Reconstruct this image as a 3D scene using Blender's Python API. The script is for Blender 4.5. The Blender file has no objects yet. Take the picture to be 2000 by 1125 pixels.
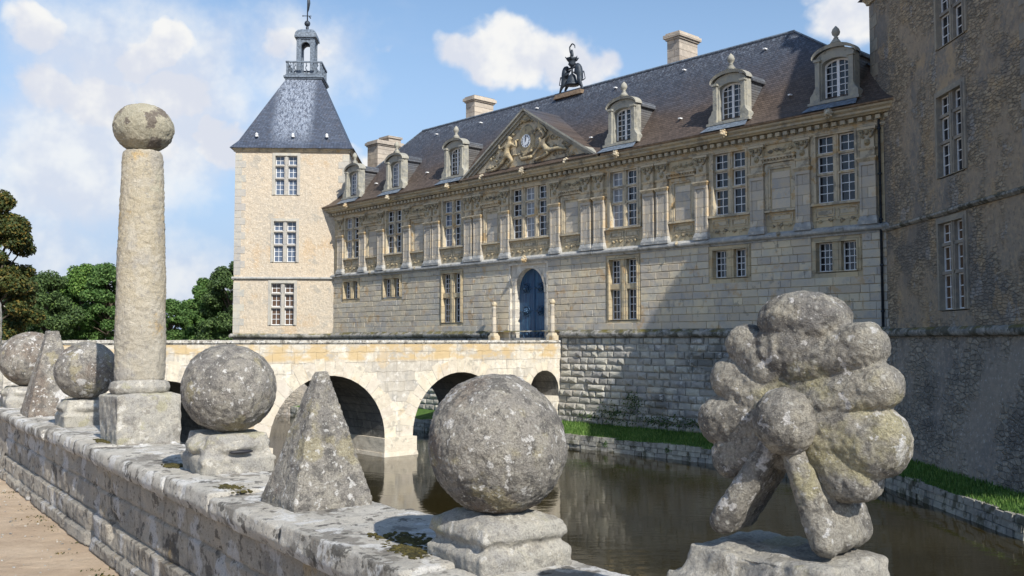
import bpy, bmesh, math, random
from mathutils import Vector, Matrix, noise
from mathutils.geometry import tessellate_polygon
random.seed(7)
R = math.radians
sc = bpy.context.scene
COL = sc.collection

# ------------------------------------------------------------------ mesh builder
class MB:
    def __init__(s, M=None):
        s.v = []; s.f = []; s.M = M or Matrix()
    def add(s, vs, fs, M=None):
        T = s.M @ M if M is not None else s.M
        n = len(s.v)
        s.v += [tuple(T @ Vector(p)) for p in vs]
        s.f += [tuple(i + n for i in f) for f in fs]
    def box(s, x0, x1, y0, y1, z0, z1, M=None):
        if x0 > x1: x0, x1 = x1, x0
        if y0 > y1: y0, y1 = y1, y0
        if z0 > z1: z0, z1 = z1, z0
        s.add([(x0,y0,z0),(x1,y0,z0),(x1,y1,z0),(x0,y1,z0),(x0,y0,z1),(x1,y0,z1),(x1,y1,z1),(x0,y1,z1)],
              [(0,3,2,1),(4,5,6,7),(0,1,5,4),(1,2,6,5),(2,3,7,6),(3,0,4,7)], M)
    def frust(s, r0, r1, M=None):           # r=(x0,x1,y0,y1,z)
        a, b = r0, r1
        s.add([(a[0],a[2],a[4]),(a[1],a[2],a[4]),(a[1],a[3],a[4]),(a[0],a[3],a[4]),
               (b[0],b[2],b[4]),(b[1],b[2],b[4]),(b[1],b[3],b[4]),(b[0],b[3],b[4])],
              [(0,3,2,1),(4,5,6,7),(0,1,5,4),(1,2,6,5),(2,3,7,6),(3,0,4,7)], M)
    def quad(s, a, b, c, d, M=None):
        s.add([a,b,c,d], [(0,1,2,3)], M)
    def lathe(s, prof, n=16, M=None, cap=True):
        vs = []; fs = []
        for (r, z) in prof:
            for i in range(n):
                a = 2*math.pi*i/n; vs.append((r*math.cos(a), r*math.sin(a), z))
        for k in range(len(prof)-1):
            for i in range(n):
                j = (i+1) % n
                fs.append((k*n+i, k*n+j, (k+1)*n+j, (k+1)*n+i))
        if cap:
            fs.append(tuple(reversed(range(n)))); fs.append(tuple((len(prof)-1)*n+i for i in range(n)))
        s.add(vs, fs, M)
    def sphere(s, c, r, n=12, M=None):
        rx, ry, rz = r if hasattr(r, '__len__') else (r, r, r)
        m = max(6, n//2*1)
        vs = [(c[0],c[1],c[2]-rz)]; fs = []
        for k in range(1, m):
            t = -math.pi/2 + math.pi*k/m
            for i in range(n):
                a = 2*math.pi*i/n
                vs.append((c[0]+rx*math.cos(t)*math.cos(a), c[1]+ry*math.cos(t)*math.sin(a), c[2]+rz*math.sin(t)))
        vs.append((c[0],c[1],c[2]+rz)); L = len(vs)-1
        for i in range(n):
            j = (i+1) % n
            fs.append((0, 1+j, 1+i)); fs.append((L, 1+(m-2)*n+i, 1+(m-2)*n+j))
            for k in range(m-2):
                fs.append((1+k*n+i, 1+k*n+j, 1+(k+1)*n+j, 1+(k+1)*n+i))
        s.add(vs, fs, M)
    def tube(s, pts, r, n=6, M=None, closed=False):
        P = [Vector(p) for p in pts]; vs = []; fs = []; m = len(P)
        rr = r if hasattr(r, '__len__') else [r]*m
        for k in range(m):
            if closed: d = P[(k+1) % m]-P[k-1]
            else: d = P[min(k+1, m-1)]-P[max(k-1, 0)]
            d = d.normalized() if d.length > 1e-9 else Vector((0,0,1))
            u = d.cross(Vector((0,0,1)))
            if u.length < .05: u = d.cross(Vector((0,1,0)))
            u.normalize(); w = d.cross(u)
            for i in range(n):
                a = 2*math.pi*i/n
                vs.append(tuple(P[k]+u*(rr[k]*math.cos(a))+w*(rr[k]*math.sin(a))))
        for k in range(m if closed else m-1):
            q = (k+1) % m
            for i in range(n):
                j = (i+1) % n
                fs.append((k*n+i, q*n+i, q*n+j, k*n+j))
        if not closed:
            fs.append(tuple(range(n))); fs.append(tuple(reversed([(m-1)*n+i for i in range(n)])))
        s.add(vs, fs, M)
    def prism(s, poly, y0, y1, M=None):      # poly in (x,z), extruded along y
        n = len(poly)
        vs = [(x,y0,z) for x,z in poly]+[(x,y1,z) for x,z in poly]
        fs = [(i, (i+1) % n, n+(i+1) % n, n+i) for i in range(n)]
        tr = tessellate_polygon([[Vector((x,0,z)) for x,z in poly]])
        fs += [tuple(t) for t in tr]+[tuple(n+i for i in reversed(t)) for t in tr]
        s.add(vs, fs, M)
    def capsule(s, a, b, ra, rb, n=12, M=None):
        a = Vector(a); b = Vector(b); m = 6; L = (b-a).length
        pts = []; rad = []
        d = (b-a).normalized() if L > 1e-6 else Vector((1,0,0))
        for k in range(m):
            t = math.pi/2*k/m; pts.append(a-d*ra*math.cos(t)); rad.append(max(ra*math.sin(t), .0005))
        for k in range(1, 4):
            pts.append(a.lerp(b, (k-1)/2)) if False else None
        pts.append(a); rad.append(ra); pts.append(b); rad.append(rb)
        for k in range(1, m+1):
            t = math.pi/2*k/m; pts.append(b+d*rb*math.sin(t)); rad.append(max(rb*math.cos(t), .0005))
        s.tube(pts, rad, n, M)
    def build(s, name, mat, parent=None, smooth=False, recalc=True, loc=None, rotz=0):
        me = bpy.data.meshes.new(name)
        me.from_pydata(s.v, [], s.f)
        if recalc:
            bm = bmesh.new(); bm.from_mesh(me); bmesh.ops.recalc_face_normals(bm, faces=bm.faces); bm.to_mesh(me); bm.free()
        if smooth: me.polygons.foreach_set('use_smooth', [True]*len(me.polygons))
        me.materials.append(mat)
        o = bpy.data.objects.new(name, me); COL.objects.link(o)
        if loc is not None: o.location = loc
        if rotz: o.rotation_euler.z = rotz
        if parent: o.parent = parent
        return o

def tag(o, label=None, cat=None, group=None, kind=None):
    if label: o['label'] = label
    if cat: o['category'] = cat
    if group: o['group'] = group
    if kind: o['kind'] = kind
    return o
def empty(name, loc, rz, label, cat, group=None):
    o = bpy.data.objects.new(name, None); COL.objects.link(o)
    o.location = loc; o.rotation_euler = (0, 0, rz); o.empty_display_size = .2
    return tag(o, label, cat, group)

# ------------------------------------------------------------------ node helpers
class NT:
    def __init__(s, tree): s.t = tree; s.n = tree.nodes; s.l = tree.links
    def N(s, typ, **k):
        n = s.n.new(typ)
        for a, b in k.items():
            if a.startswith('_'): setattr(n, a[1:], b)
        return n
    def put(s, inp, v):
        if hasattr(v, 'is_output') or isinstance(v, bpy.types.NodeSocket): s.l.new(v, inp)
        elif v is not None:
            if isinstance(v, tuple) and len(v) == 3 and inp.type == 'RGBA': v = (*v, 1)
            inp.default_value = v
    def math(s, op, a, b=None, c=None, clamp=False):
        n = s.n.new('ShaderNodeMath'); n.operation = op; n.use_clamp = clamp
        s.put(n.inputs[0], a)
        if b is not None: s.put(n.inputs[1], b)
        if c is not None: s.put(n.inputs[2], c)
        return n.outputs[0]
    def vmath(s, op, a, b=None, out=0):
        n = s.n.new('ShaderNodeVectorMath'); n.operation = op
        s.put(n.inputs[0], a)
        if b is not None: s.put(n.inputs[1], b)
        return n.outputs[out]
    def mix(s, f, a, b, mode='MIX'):
        n = s.n.new('ShaderNodeMix'); n.data_type = 'RGBA'; n.blend_type = mode
        s.put(n.inputs[0], f); s.put(n.inputs[6], a); s.put(n.inputs[7], b)
        return n.outputs[2]
    def ramp(s, x, a, b, c=0., d=1.):
        n = s.n.new('ShaderNodeMapRange'); n.interpolation_type = 'SMOOTHSTEP'
        s.put(n.inputs[0], x); s.put(n.inputs[1], a); s.put(n.inputs[2], b); s.put(n.inputs[3], c); s.put(n.inputs[4], d)
        return n.outputs[0]
    def noise(s, v, scale, det=4., rough=.55, dist=0., col=False):
        n = s.n.new('ShaderNodeTexNoise'); s.put(n.inputs['Vector'], v)
        n.inputs['Scale'].default_value = scale; n.inputs['Detail'].default_value = det
        n.inputs['Roughness'].default_value = rough; n.inputs['Distortion'].default_value = dist
        return n.outputs['Color' if col else 'Fac']
    def voro(s, v, scale, out='Distance', feat='F1'):
        n = s.n.new('ShaderNodeTexVoronoi'); n.feature = feat; s.put(n.inputs['Vector'], v)
        n.inputs['Scale'].default_value = scale
        return n.outputs[out]
    def scale(s, v, sx, sy, sz):
        return s.vmath('MULTIPLY', v, (sx, sy, sz))
    def sep(s, v):
        n = s.n.new('ShaderNodeSeparateXYZ'); s.put(n.inputs[0], v); return n.outputs
    def comb(s, x, y, z):
        n = s.n.new('ShaderNodeCombineXYZ')
        for i, q in enumerate((x, y, z)): s.put(n.inputs[i], q)
        return n.outputs[0]

def mat_new(name):
    m = bpy.data.materials.new(name); m.use_nodes = True
    nt = NT(m.node_tree); bs = nt.n['Principled BSDF']
    return m, nt, bs
def bumpify(nt, bs, h, dist, strength=1.0):
    b = nt.n.new('ShaderNodeBump'); b.inputs['Distance'].default_value = dist; b.inputs['Strength'].default_value = strength
    nt.put(b.inputs['Height'], h); nt.l.new(b.outputs[0], bs.inputs['Normal'])
def objvec(nt, rnd=True):
    tc = nt.n.new('ShaderNodeTexCoord'); v = tc.outputs['Object']
    if rnd:
        oi = nt.n.new('ShaderNodeObjectInfo')
        v = nt.vmath('ADD', v, nt.vmath('MULTIPLY', nt.comb(oi.outputs['Random'], oi.outputs['Random'], oi.outputs['Random']), (37., 91., 53.)))
    return v

def stone(name, c1, c2, c3, sc1=.6, sc2=4., *, rub=None, island=0., spots=(), streak=None, bump=.01, bscale=20., bricks=None, pits=0., rough=.92, rnd=True, upmoss=None):
    return _stone(name, c1, c2, c3, sc1, sc2, island, spots, streak, bump, bscale, bricks, pits, rough, rnd, upmoss, rub)
def _stone(name, c1, c2, c3, sc1=.6, sc2=4., island=0., spots=(), streak=None, bump=.01, bscale=20., bricks=None, pits=0., rough=.92, rnd=True, upmoss=None, rub=None):
    """c1..c3 mixed by two noises; spots: (colour, scale, threshold, softness, amount); bricks: (w, h, mortar colour, axis)"""
    m, nt, bs = mat_new(name); v = objvec(nt, rnd)
    n1 = nt.noise(v, sc1, 5.); n2 = nt.noise(v, sc2, 6., .65)
    col = nt.mix(nt.ramp(n1, .38, .62), c1, c2)
    col = nt.mix(nt.ramp(n2, .42, .68), col, c3)
    h = nt.math('ADD', nt.noise(v, bscale, 6., .7), nt.math('MULTIPLY', nt.noise(v, bscale*.22, 3.), 1.5))
    if bricks:
        w, hh, mc, axis = bricks[:4]
        p = nt.sep(v if not rnd else objvec(nt, False))
        wob = nt.noise(v, 2.5, 2.)
        q = nt.comb(p[0] if axis == 'x' else p[1], nt.math('ADD', p[2], nt.math('MULTIPLY', wob, bricks[4] if len(bricks) > 4 else .02)), 0.)
        b = nt.n.new('ShaderNodeTexBrick'); nt.put(b.inputs['Vector'], q)
        b.inputs['Scale'].default_value = 1; b.inputs['Brick Width'].default_value = w; b.inputs['Row Height'].default_value = hh
        b.inputs['Mortar Size'].default_value = .012 if len(bricks) < 6 else bricks[5]; b.inputs['Mortar Smooth'].default_value = .3
        b.offset = .45; b.squash = 1.3; b.squash_frequency = 3
        b.inputs['Color1'].default_value = (.78,.78,.78,1); b.inputs['Color2'].default_value = (1.1,1.08,1.02,1); b.inputs['Mortar'].default_value = (*mc, 1)
        col = nt.mix(1., col, b.outputs['Color'], 'MULTIPLY')
        h = nt.math('SUBTRACT', h, nt.math('MULTIPLY', b.outputs['Fac'], 2.2))
    if rub:                                  # irregular rubble: (size x, size z, joint darkness, joint colour)
        q = nt.vmath('ADD', nt.scale(objvec(nt, False), 1/rub[0], 1/rub[0], 1/rub[1]), nt.vmath('MULTIPLY', nt.noise(objvec(nt, False), 3., 3., .6, 0., True), (1.1, 1.1, 1.1)))
        ve = nt.n.new('ShaderNodeTexVoronoi'); ve.feature = 'DISTANCE_TO_EDGE'; nt.put(ve.inputs['Vector'], q); ve.inputs['Scale'].default_value = 1.; ve.inputs['Randomness'].default_value = .85
        vc = nt.n.new('ShaderNodeTexVoronoi'); nt.put(vc.inputs['Vector'], q); vc.inputs['Scale'].default_value = 1.; vc.inputs['Randomness'].default_value = .85
        pat = nt.ramp(nt.noise(objvec(nt, False), .55, 4., .6), .42, .56)       # patches where render hides the stones
        cr = nt.sep(vc.outputs['Color'])[0]; kk = nt.math('ADD', .72, nt.math('MULTIPLY', cr, .56))
        col = nt.mix(pat, col, nt.mix(1., col, nt.comb(kk, kk, nt.math('MULTIPLY', kk, .96)), 'MULTIPLY'))
        e_ = nt.ramp(ve.outputs['Distance'], .0, .11)
        col = nt.mix(nt.math('MULTIPLY', nt.math('SUBTRACT', 1., e_), nt.math('MULTIPLY', pat, rub[2])), col, rub[3])
        h = nt.math('ADD', h, nt.math('MULTIPLY', nt.math('MULTIPLY', e_, pat), 1.6))
    if island:
        g = nt.n.new('ShaderNodeNewGeometry').outputs['Random Per Island']
        k = nt.math('ADD', nt.math('MULTIPLY', g, island), 1-island*.5)
        col = nt.mix(1., col, nt.comb(k, k, nt.math('MULTIPLY', k, nt.math('ADD', 1.04, nt.math('MULTIPLY', g, -.08)))), 'MULTIPLY')
        g2 = nt.math('FRACT', nt.math('MULTIPLY', g, 17.3))
        col = nt.mix(nt.ramp(g2, .84, .9), col, (.34, .23, .11)) if island > 9 else col
    for (sc_c, s_s, thr, soft, amt) in spots:
        k = nt.ramp(nt.noise(v, s_s, 5., .62), thr, thr+soft)
        col = nt.mix(nt.math('MULTIPLY', k, amt), col, sc_c)
    if streak:
        sc_c, sx, sz, thr, amt = streak
        k = nt.ramp(nt.noise(nt.scale(v, sx, sx, sz), 1., 5., .6), thr, thr+.16)
        col = nt.mix(nt.math('MULTIPLY', k, amt), col, sc_c)
    if pits:
        fine = nt.noise(v, 130., 5., .75)
        col = nt.mix(1., col, nt.comb(*[nt.ramp(fine, .3, .7, 1-.75*pits, 1+.85*pits)]*3), 'MULTIPLY')
        for (sv, thr, r0, cc_) in ((85., .72, .32, (.58,.56,.49)), (38., .80, .30, (.62,.61,.56)), (150., .6, .35, (.5,.47,.40))):
            vn = nt.n.new('ShaderNodeTexVoronoi'); nt.put(vn.inputs['Vector'], nt.vmath('ADD', v, nt.vmath('MULTIPLY', nt.noise(v, 60., 2., .5, 0., True), (.012,.012,.012)))); vn.inputs['Scale'].default_value = sv
            sel = nt.math('GREATER_THAN', nt.sep(vn.outputs['Color'])[0], thr)
            col = nt.mix(nt.math('MULTIPLY', nt.math('MULTIPLY', nt.ramp(vn.outputs['Distance'], r0, r0*.4), sel), min(1., pits*1.5)), col, cc_)
        h = nt.math('ADD', h, nt.math('MULTIPLY', fine, 1.2))
    if upmoss:
        nrm = nt.sep(nt.n.new('ShaderNodeNewGeometry').outputs['Normal'])[2]
        k = nt.math('MULTIPLY', nt.ramp(nrm, .2, .8), nt.ramp(nt.noise(v, 1.8, 5., .7), .42, .6))
        col = nt.mix(k, col, upmoss)
    nt.put(bs.inputs['Base Color'], col); bs.inputs['Roughness'].default_value = rough
    bs.inputs['Specular IOR Level'].default_value = .25
    bumpify(nt, bs, h, bump)
    return m

def simple(name, c, rough=.6, metal=0., var=.25, scale=6., bump=0.004, spec=.4):
    m, nt, bs = mat_new(name); v = objvec(nt)
    k = nt.ramp(nt.noise(v, scale, 5., .6), .35, .65, 1-var, 1+var)
    nt.put(bs.inputs['Base Color'], nt.mix(1., (*c, 1), nt.comb(k, k, k), 'MULTIPLY'))
    bs.inputs['Roughness'].default_value = rough; bs.inputs['Metallic'].default_value = metal
    bs.inputs['Specular IOR Level'].default_value = spec
    if bump: bumpify(nt, bs, nt.noise(v, scale*5, 4.), bump)
    return m

M = {}
# facade stones
M['ashlar'] = stone('facade_ashlar', (.54,.475,.365), (.46,.43,.38), (.60,.51,.37), .5, 2.2, island=.26,
    spots=[((.50,.32,.15), 1.3, .57, .07, .55), ((.32,.325,.33), .8, .55, .1, .5), ((.20,.19,.17), 3.5, .59, .06, .5)], bump=.014, bscale=14, rnd=False)
M['wall'] = stone('facade_wall', (.54,.45,.30), (.44,.39,.29), (.58,.47,.31), .6, 3., spots=[((.48,.31,.14), 1.2, .56, .07, .55), ((.19,.18,.16), 2.4, .57, .07, .5)],
    bump=.012, bscale=16, bricks=(.62,.34,(.8,.78,.74),'x'), rnd=False)
M['trim'] = stone('facade_trim', (.52,.445,.32), (.42,.38,.30), (.56,.47,.325), .9, 5., spots=[((.17,.16,.14), 2.0, .53, .08, .6), ((.18,.165,.14), 6., .56, .06, .5), ((.48,.31,.13), 1.5, .56, .06, .6)],
    bump=.010, bscale=22, rnd=False)
M['dstone'] = stone('dormer_stone', (.33,.32,.28), (.26,.26,.24), (.38,.36,.29), 1.2, 6., spots=[((.15,.15,.14), 2.6, .55, .1, .6), ((.38,.36,.26), 3., .6, .1, .4)], bump=.012, bscale=22, rnd=False)
M['cornice'] = stone('weathered_cornice', (.44,.38,.27), (.34,.31,.25), (.49,.41,.28), 1.1, 6., spots=[((.16,.15,.13), 1.8, .55, .1, .6), ((.10,.10,.09), 5., .57, .1, .5), ((.36,.24,.12), 1.2, .62, .08, .5)], bump=.015, bscale=22, rnd=False)
M['relief'] = stone('facade_relief', (.43,.35,.22), (.33,.29,.20), (.49,.39,.24), 1.2, 7., spots=[((.11,.105,.10), 3.0, .50, .08, .65)], bump=.02, bscale=30, rnd=False)
M['pale'] = stone('pilaster_stone', (.55,.49,.41), (.46,.44,.41), (.59,.51,.39), 1.3, 5., spots=[((.30,.30,.29), 2.2, .56, .08, .5), ((.50,.35,.18), 1.8, .60, .06, .45)],
    bump=.01, bscale=22, bricks=(3.,.36,(.72,.70,.66),'x',.0), rnd=False)
M['lead'] = stone('string_course_stone', (.36,.36,.35), (.28,.29,.29), (.5,.48,.44), 1.2, 6., spots=[((.10,.10,.08), 3., .56, .1, .7)], bump=.015, bscale=25, rnd=False)
M['moat'] = stone('moat_wall_blocks', (.40,.38,.325), (.29,.285,.275), (.48,.45,.39), .5, 3., island=.5,
    spots=[((.11,.11,.10), .55, .54, .1, .7), ((.11,.11,.10), 3., .58, .12, .5), ((.46,.33,.18), 1.2, .63, .06, .5), ((.64,.62,.58), 2.2, .6, .06, .6)], bump=.02, bscale=18, rnd=False)
M['moatback'] = stone('moat_wall_mortar', (.40,.39,.36), (.28,.28,.26), (.46,.44,.40), .8, 5., spots=[((.06,.07,.05), 2., .5, .15, .6)], bump=.02, bscale=20, rnd=False)
M['torus'] = stone('mossy_moulding', (.28,.27,.25), (.19,.19,.18), (.42,.40,.36), 1.5, 7., spots=[((.06,.06,.04), 2.2, .48, .1, .8)], bump=.03, bscale=20, upmoss=(.15,.13,.04), rnd=False)
M['plaster'] = stone('tower_plaster', (.55,.46,.35), (.48,.42,.34), (.60,.51,.39), .35, 5., spots=[((.54,.38,.22), .5, .54, .10, .5), ((.38,.33,.26), 7., .55, .05, .45), ((.68,.62,.53), 10., .55, .05, .55), ((.36,.34,.30), 1.2, .58, .06, .6), ((.33,.28,.22), 24., .57, .04, .4)],
    bump=.04, bscale=12, rnd=False)
M['quoin'] = stone('tower_quoin', (.44,.42,.38), (.36,.35,.33), (.48,.44,.37), .9, 5., island=.2, bump=.012, bscale=20, rnd=False)
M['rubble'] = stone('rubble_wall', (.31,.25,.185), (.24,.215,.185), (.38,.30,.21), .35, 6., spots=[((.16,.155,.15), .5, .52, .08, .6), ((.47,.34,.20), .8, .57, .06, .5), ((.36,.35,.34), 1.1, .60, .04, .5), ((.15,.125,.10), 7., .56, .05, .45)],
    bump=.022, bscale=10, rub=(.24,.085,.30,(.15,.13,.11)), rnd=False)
M['rubble2'] = stone('tower_base_rubble', (.28,.25,.215), (.22,.205,.19), (.35,.30,.25), .4, 6., spots=[((.12,.115,.11), .6, .54, .1, .6), ((.50,.50,.50), 12., .60, .06, .6)],
    bump=.03, bscale=10, rub=(.30,.14,.30,(.40,.39,.36)), rnd=False)
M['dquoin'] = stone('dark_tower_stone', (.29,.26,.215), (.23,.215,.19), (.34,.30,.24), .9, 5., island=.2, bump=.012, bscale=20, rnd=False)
M['bridge'] = stone('bridge_limestone', (.62,.575,.50), (.53,.49,.43), (.70,.66,.59), .5, 4., spots=[((.58,.43,.24), .9, .56, .08, .5), ((.32,.31,.29), 1.5, .55, .08, .6), ((.40,.38,.35), 7., .55, .06, .5), ((.76,.73,.68), 3., .57, .06, .6)],
    streak=((.33,.30,.26), 5., .6, .53, .6), bump=.02, bscale=16, bricks=(.85,.37,(.90,.88,.84),'y',.14,.007), rnd=False)
def band(mat, z0, z1, colr, amt):
    nt = NT(mat.node_tree); bs = nt.n['Principled BSDF']; src = bs.inputs['Base Color'].links[0].from_socket
    v = objvec(nt, False); p = nt.sep(v)
    k = nt.math('MULTIPLY', nt.ramp(p[2], z0-.12, z0+.05), nt.ramp(p[2], z1+.1, z1-.05)); k = nt.math('MULTIPLY', k, nt.ramp(nt.noise(nt.scale(v, 1.3, 1.3, 2.5), 1., 5., .6), .40, .58, 0., amt))
    nt.put(bs.inputs['Base Color'], nt.mix(k, src, colr))
band(M['bridge'], -.72, -.12, (.56,.42,.23), .9)
M['vaultshade'] = stone('shade_toned_arch_stone', (.19,.185,.175), (.13,.128,.12), (.25,.24,.22), .9, 5., spots=[((.28,.27,.24), 1.5, .62, .08, .6)], bump=.02, bscale=14, bricks=(.6,.3,(.6,.6,.6),'x',.05), rnd=False)  # darker than the bridge stone: shade under the arches painted into the colour
M['vous'] = stone('bridge_voussoirs', (.63,.57,.47), (.56,.50,.41), (.68,.62,.52), .7, 4., island=.12, spots=[((.30,.28,.24), 2.2, .57, .1, .55), ((.56,.42,.24), 1.3, .6, .1, .5)], bump=.02, bscale=16, rnd=False)
# foreground stones
LW = (.62,.60,.56)
M['granite'] = stone('lichened_granite', (.315,.292,.258), (.21,.197,.182), (.38,.35,.295), 2.0, 14., spots=[((.17,.115,.08), 2.4, .50, .12, .55), ((.10,.095,.09), 16., .53, .06, .6), ((.12,.11,.10), 45., .56, .05, .5), ((.43,.37,.19), 5.0, .57, .08, .4), ((.66,.64,.61), 24., .60, .03, .8), ((.68,.66,.64), 5.5, .635, .03, .75)],
    bump=.012, bscale=34, pits=.4)
M['granitel'] = stone('pale_granite', (.45,.425,.37), (.35,.335,.31), (.51,.47,.39), 2.5, 12., spots=[((.19,.175,.155), 7., .54, .07, .5), ((.18,.17,.16), 40., .57, .05, .45), ((.64,.62,.58), 12., .59, .04, .6), ((.42,.39,.21), 4., .56, .06, .4)],
    bump=.010, bscale=36, pits=.3)
M['column'] = stone('column_stone', (.50,.435,.32), (.44,.40,.33), (.53,.48,.39), 1.6, 8., spots=[((.60,.40,.15), 2.6, .58, .08, .65), ((.25,.235,.22), 20., .56, .1, .5), ((.46,.46,.30), 2., .58, .1, .4), ((.36,.35,.35), 2.2, .56, .1, .5)],
    bump=.012, bscale=38, pits=.30)
M['colball'] = stone('column_ball_stone', (.40,.365,.27), (.32,.30,.235), (.46,.42,.32), 2.5, 8., spots=[((.12,.095,.085), 5.5, .54, .05, .8), ((.6,.56,.5), 5., .64, .06, .6)],
    bump=.010, bscale=36, pits=.3)
M['flower'] = stone('carved_granite', (.34,.318,.275), (.215,.205,.193), (.42,.385,.315), 2.4, 14., spots=[((.11,.105,.10), 9., .52, .07, .65), ((.12,.11,.10), 45., .56, .05, .5), ((.45,.40,.19), 3.6, .55, .08, .45), ((.66,.64,.62), 24., .60, .03, .75), ((.62,.61,.60), 6., .63, .03, .6)],
    bump=.012, bscale=34, pits=.4)
M['cap'] = stone('wall_coping', (.58,.54,.47), (.44,.42,.38), (.64,.61,.55), 1.6, 7., spots=[((.24,.22,.19), 3.2, .52, .05, .8), ((.74,.73,.71), 5., .54, .05, .8), ((.08,.075,.065), 9., .57, .05, .8), ((.14,.13,.12), 26., .58, .05, .6), ((.24,.18,.08), 2.7, .64, .06, .5)],
    bump=.012, bscale=34, pits=.22)
M['body'] = stone('parapet_wall_stone', (.47,.42,.345), (.38,.35,.305), (.55,.49,.40), .9, 5., spots=[((.08,.075,.07), 1.6, .60, .05, .85), ((.66,.65,.64), 3., .55, .05, .7), ((.46,.33,.16), 2., .62, .06, .55), ((.10,.09,.08), 9., .57, .06, .75), ((.12,.11,.10), 30., .58, .05, .6)],
    streak=((.13,.12,.11), 9., .9, .56, .55), bump=.014, bscale=30, pits=.25, rnd=False)
M['edge'] = stone('bank_edging', (.36,.34,.29), (.26,.25,.22), (.46,.44,.38), 1., 6., island=.35, spots=[((.08,.08,.05), 2.5, .52, .1, .8)], bump=.03, bscale=14, rnd=False)
M['chim'] = stone('chimney_stone', (.46,.40,.34), (.38,.34,.30), (.52,.46,.40), 1., 5., spots=[((.2,.19,.17), 2.5, .6, .1, .5)], bump=.01, bscale=20, bricks=(.5,.3,(.75,.72,.68),'x'), rnd=False)

def slate(name, top, low, z0, z1, streakc, z2, z3, amt, axis='x', dx=None):
    m, nt, bs = mat_new(name); v = objvec(nt, False); p = nt.sep(v)
    zz = nt.math('ADD', p[2], nt.math('MULTIPLY', nt.math('SUBTRACT', nt.noise(v, .5, 4., .6), .5), 3.2))
    col = nt.mix(nt.ramp(zz, z0, z1), low, top)
    # rows of slates
    b = nt.n.new('ShaderNodeTexBrick')
    nt.put(b.inputs['Vector'], nt.comb(p[0] if axis == 'x' else nt.math('ADD', p[0], p[1]), p[2], 0.))
    b.inputs['Scale'].default_value = 1; b.inputs['Brick Width'].default_value = .17; b.inputs['Row Height'].default_value = .095
    b.inputs['Mortar Size'].default_value = .009; b.inputs['Mortar Smooth'].default_value = .6
    b.inputs['Color1'].default_value = (.72,.72,.72,1); b.inputs['Color2'].default_value = (1.2,1.2,1.2,1); b.inputs['Mortar'].default_value = (.38,.38,.38,1)
    col = nt.mix(1., col, b.outputs['Color'], 'MULTIPLY')
    col = nt.mix(nt.math('MULTIPLY', nt.ramp(nt.noise(v, 5., 5., .7), .5, .7), .35), col, (.10,.08,.07))
    k = nt.ramp(nt.noise(nt.scale(v, 9., 9., .45), 1., 6., .7), .36 if dx else .48, .58 if dx else .66)
    k = nt.math('MULTIPLY', k, nt.ramp(nt.noise(nt.scale(v, 26., 26., 2.2), 1., 4., .6), .36, .52))
    k = nt.math('MULTIPLY', k, nt.ramp(p[2], z2, z3))
    if dx: k = nt.math('MULTIPLY', k, nt.math('MULTIPLY', nt.ramp(p[0], dx[0]-.5, dx[0]+.2), nt.ramp(p[0], dx[1]+.3, dx[1]-.3)))
    col = nt.mix(nt.math('MULTIPLY', k, amt), col, streakc)
    nt.put(bs.inputs['Base Color'], col); bs.inputs['Roughness'].default_value = .55; bs.inputs['Specular IOR Level'].default_value = .35
    h = nt.math('ADD', nt.math('MULTIPLY', b.outputs['Fac'], -1.), nt.noise(v, 9., 4.))
    bumpify(nt, bs, h, .02)
    return m
M['slate'] = slate('roof_tiles', (.068,.077,.100), (.105,.078,.062), 8.4, 11.2, (.30,.35,.42), 10.2, 12.1, .65)
M['tslate'] = slate('tower_roof_slate', (.075,.095,.14), (.07,.088,.13), 11, 14, (.36,.41,.50), 10.8, 13., .85, 'xy', (-1.05, .95))
M['dslate'] = slate('dormer_slate', (.10,.11,.13), (.13,.12,.11), 8.6, 10.0, (.3,.33,.36), 9., 10., .4)
M['leadsheet'] = simple('weathered_lead', (.13,.16,.20), .5, 0., .35, 8.)
M['bronze'] = simple('dark_bronze', (.035,.045,.06), .55, .3, .3, 8.)
M['iron'] = simple('dark_ironwork', (.03,.07,.13), .5, .3, .3, 9.)
M['white'] = simple('white_painted_wood', (.72,.73,.74), .5, 0., .08, 10., .001)
M['gutter'] = simple('brown_gutter', (.20,.14,.09), .6, 0., .3, 5.)
M['bark'] = simple('bark', (.10,.08,.06), .9, 0., .4, 8., .02)
M['deadwood'] = simple('pale_dead_wood', (.40,.37,.32), .9, 0., .2, 8.)
M['ink'] = simple('black_numerals', (.02,.02,.025), .5, 0., .05)
M['dial'] = simple('white_clock_dial', (.75,.78,.82), .35, 0., .05)
def glass(name, c, rough=.04):
    m, nt, bs = mat_new(name); v = objvec(nt, False)
    bs.inputs['Base Color'].default_value = (*c, 1); bs.inputs['Roughness'].default_value = rough; bs.inputs['Specular IOR Level'].default_value = .6
    bumpify(nt, bs, nt.noise(v, 3.5, 2.), .012)
    return m
M['glass'] = glass('dark_window_glass', (.012,.014,.02))
M['glassg'] = glass('grey_curtained_glass', (.22,.23,.25), .15)
M['glassb'] = glass('brown_curtained_glass', (.10,.06,.035), .12)
M['glassl'] = glass('painted_reflection_glass', (.10,.13,.19), .06)  # bluish reflection painted in as the base colour of the pane
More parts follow.
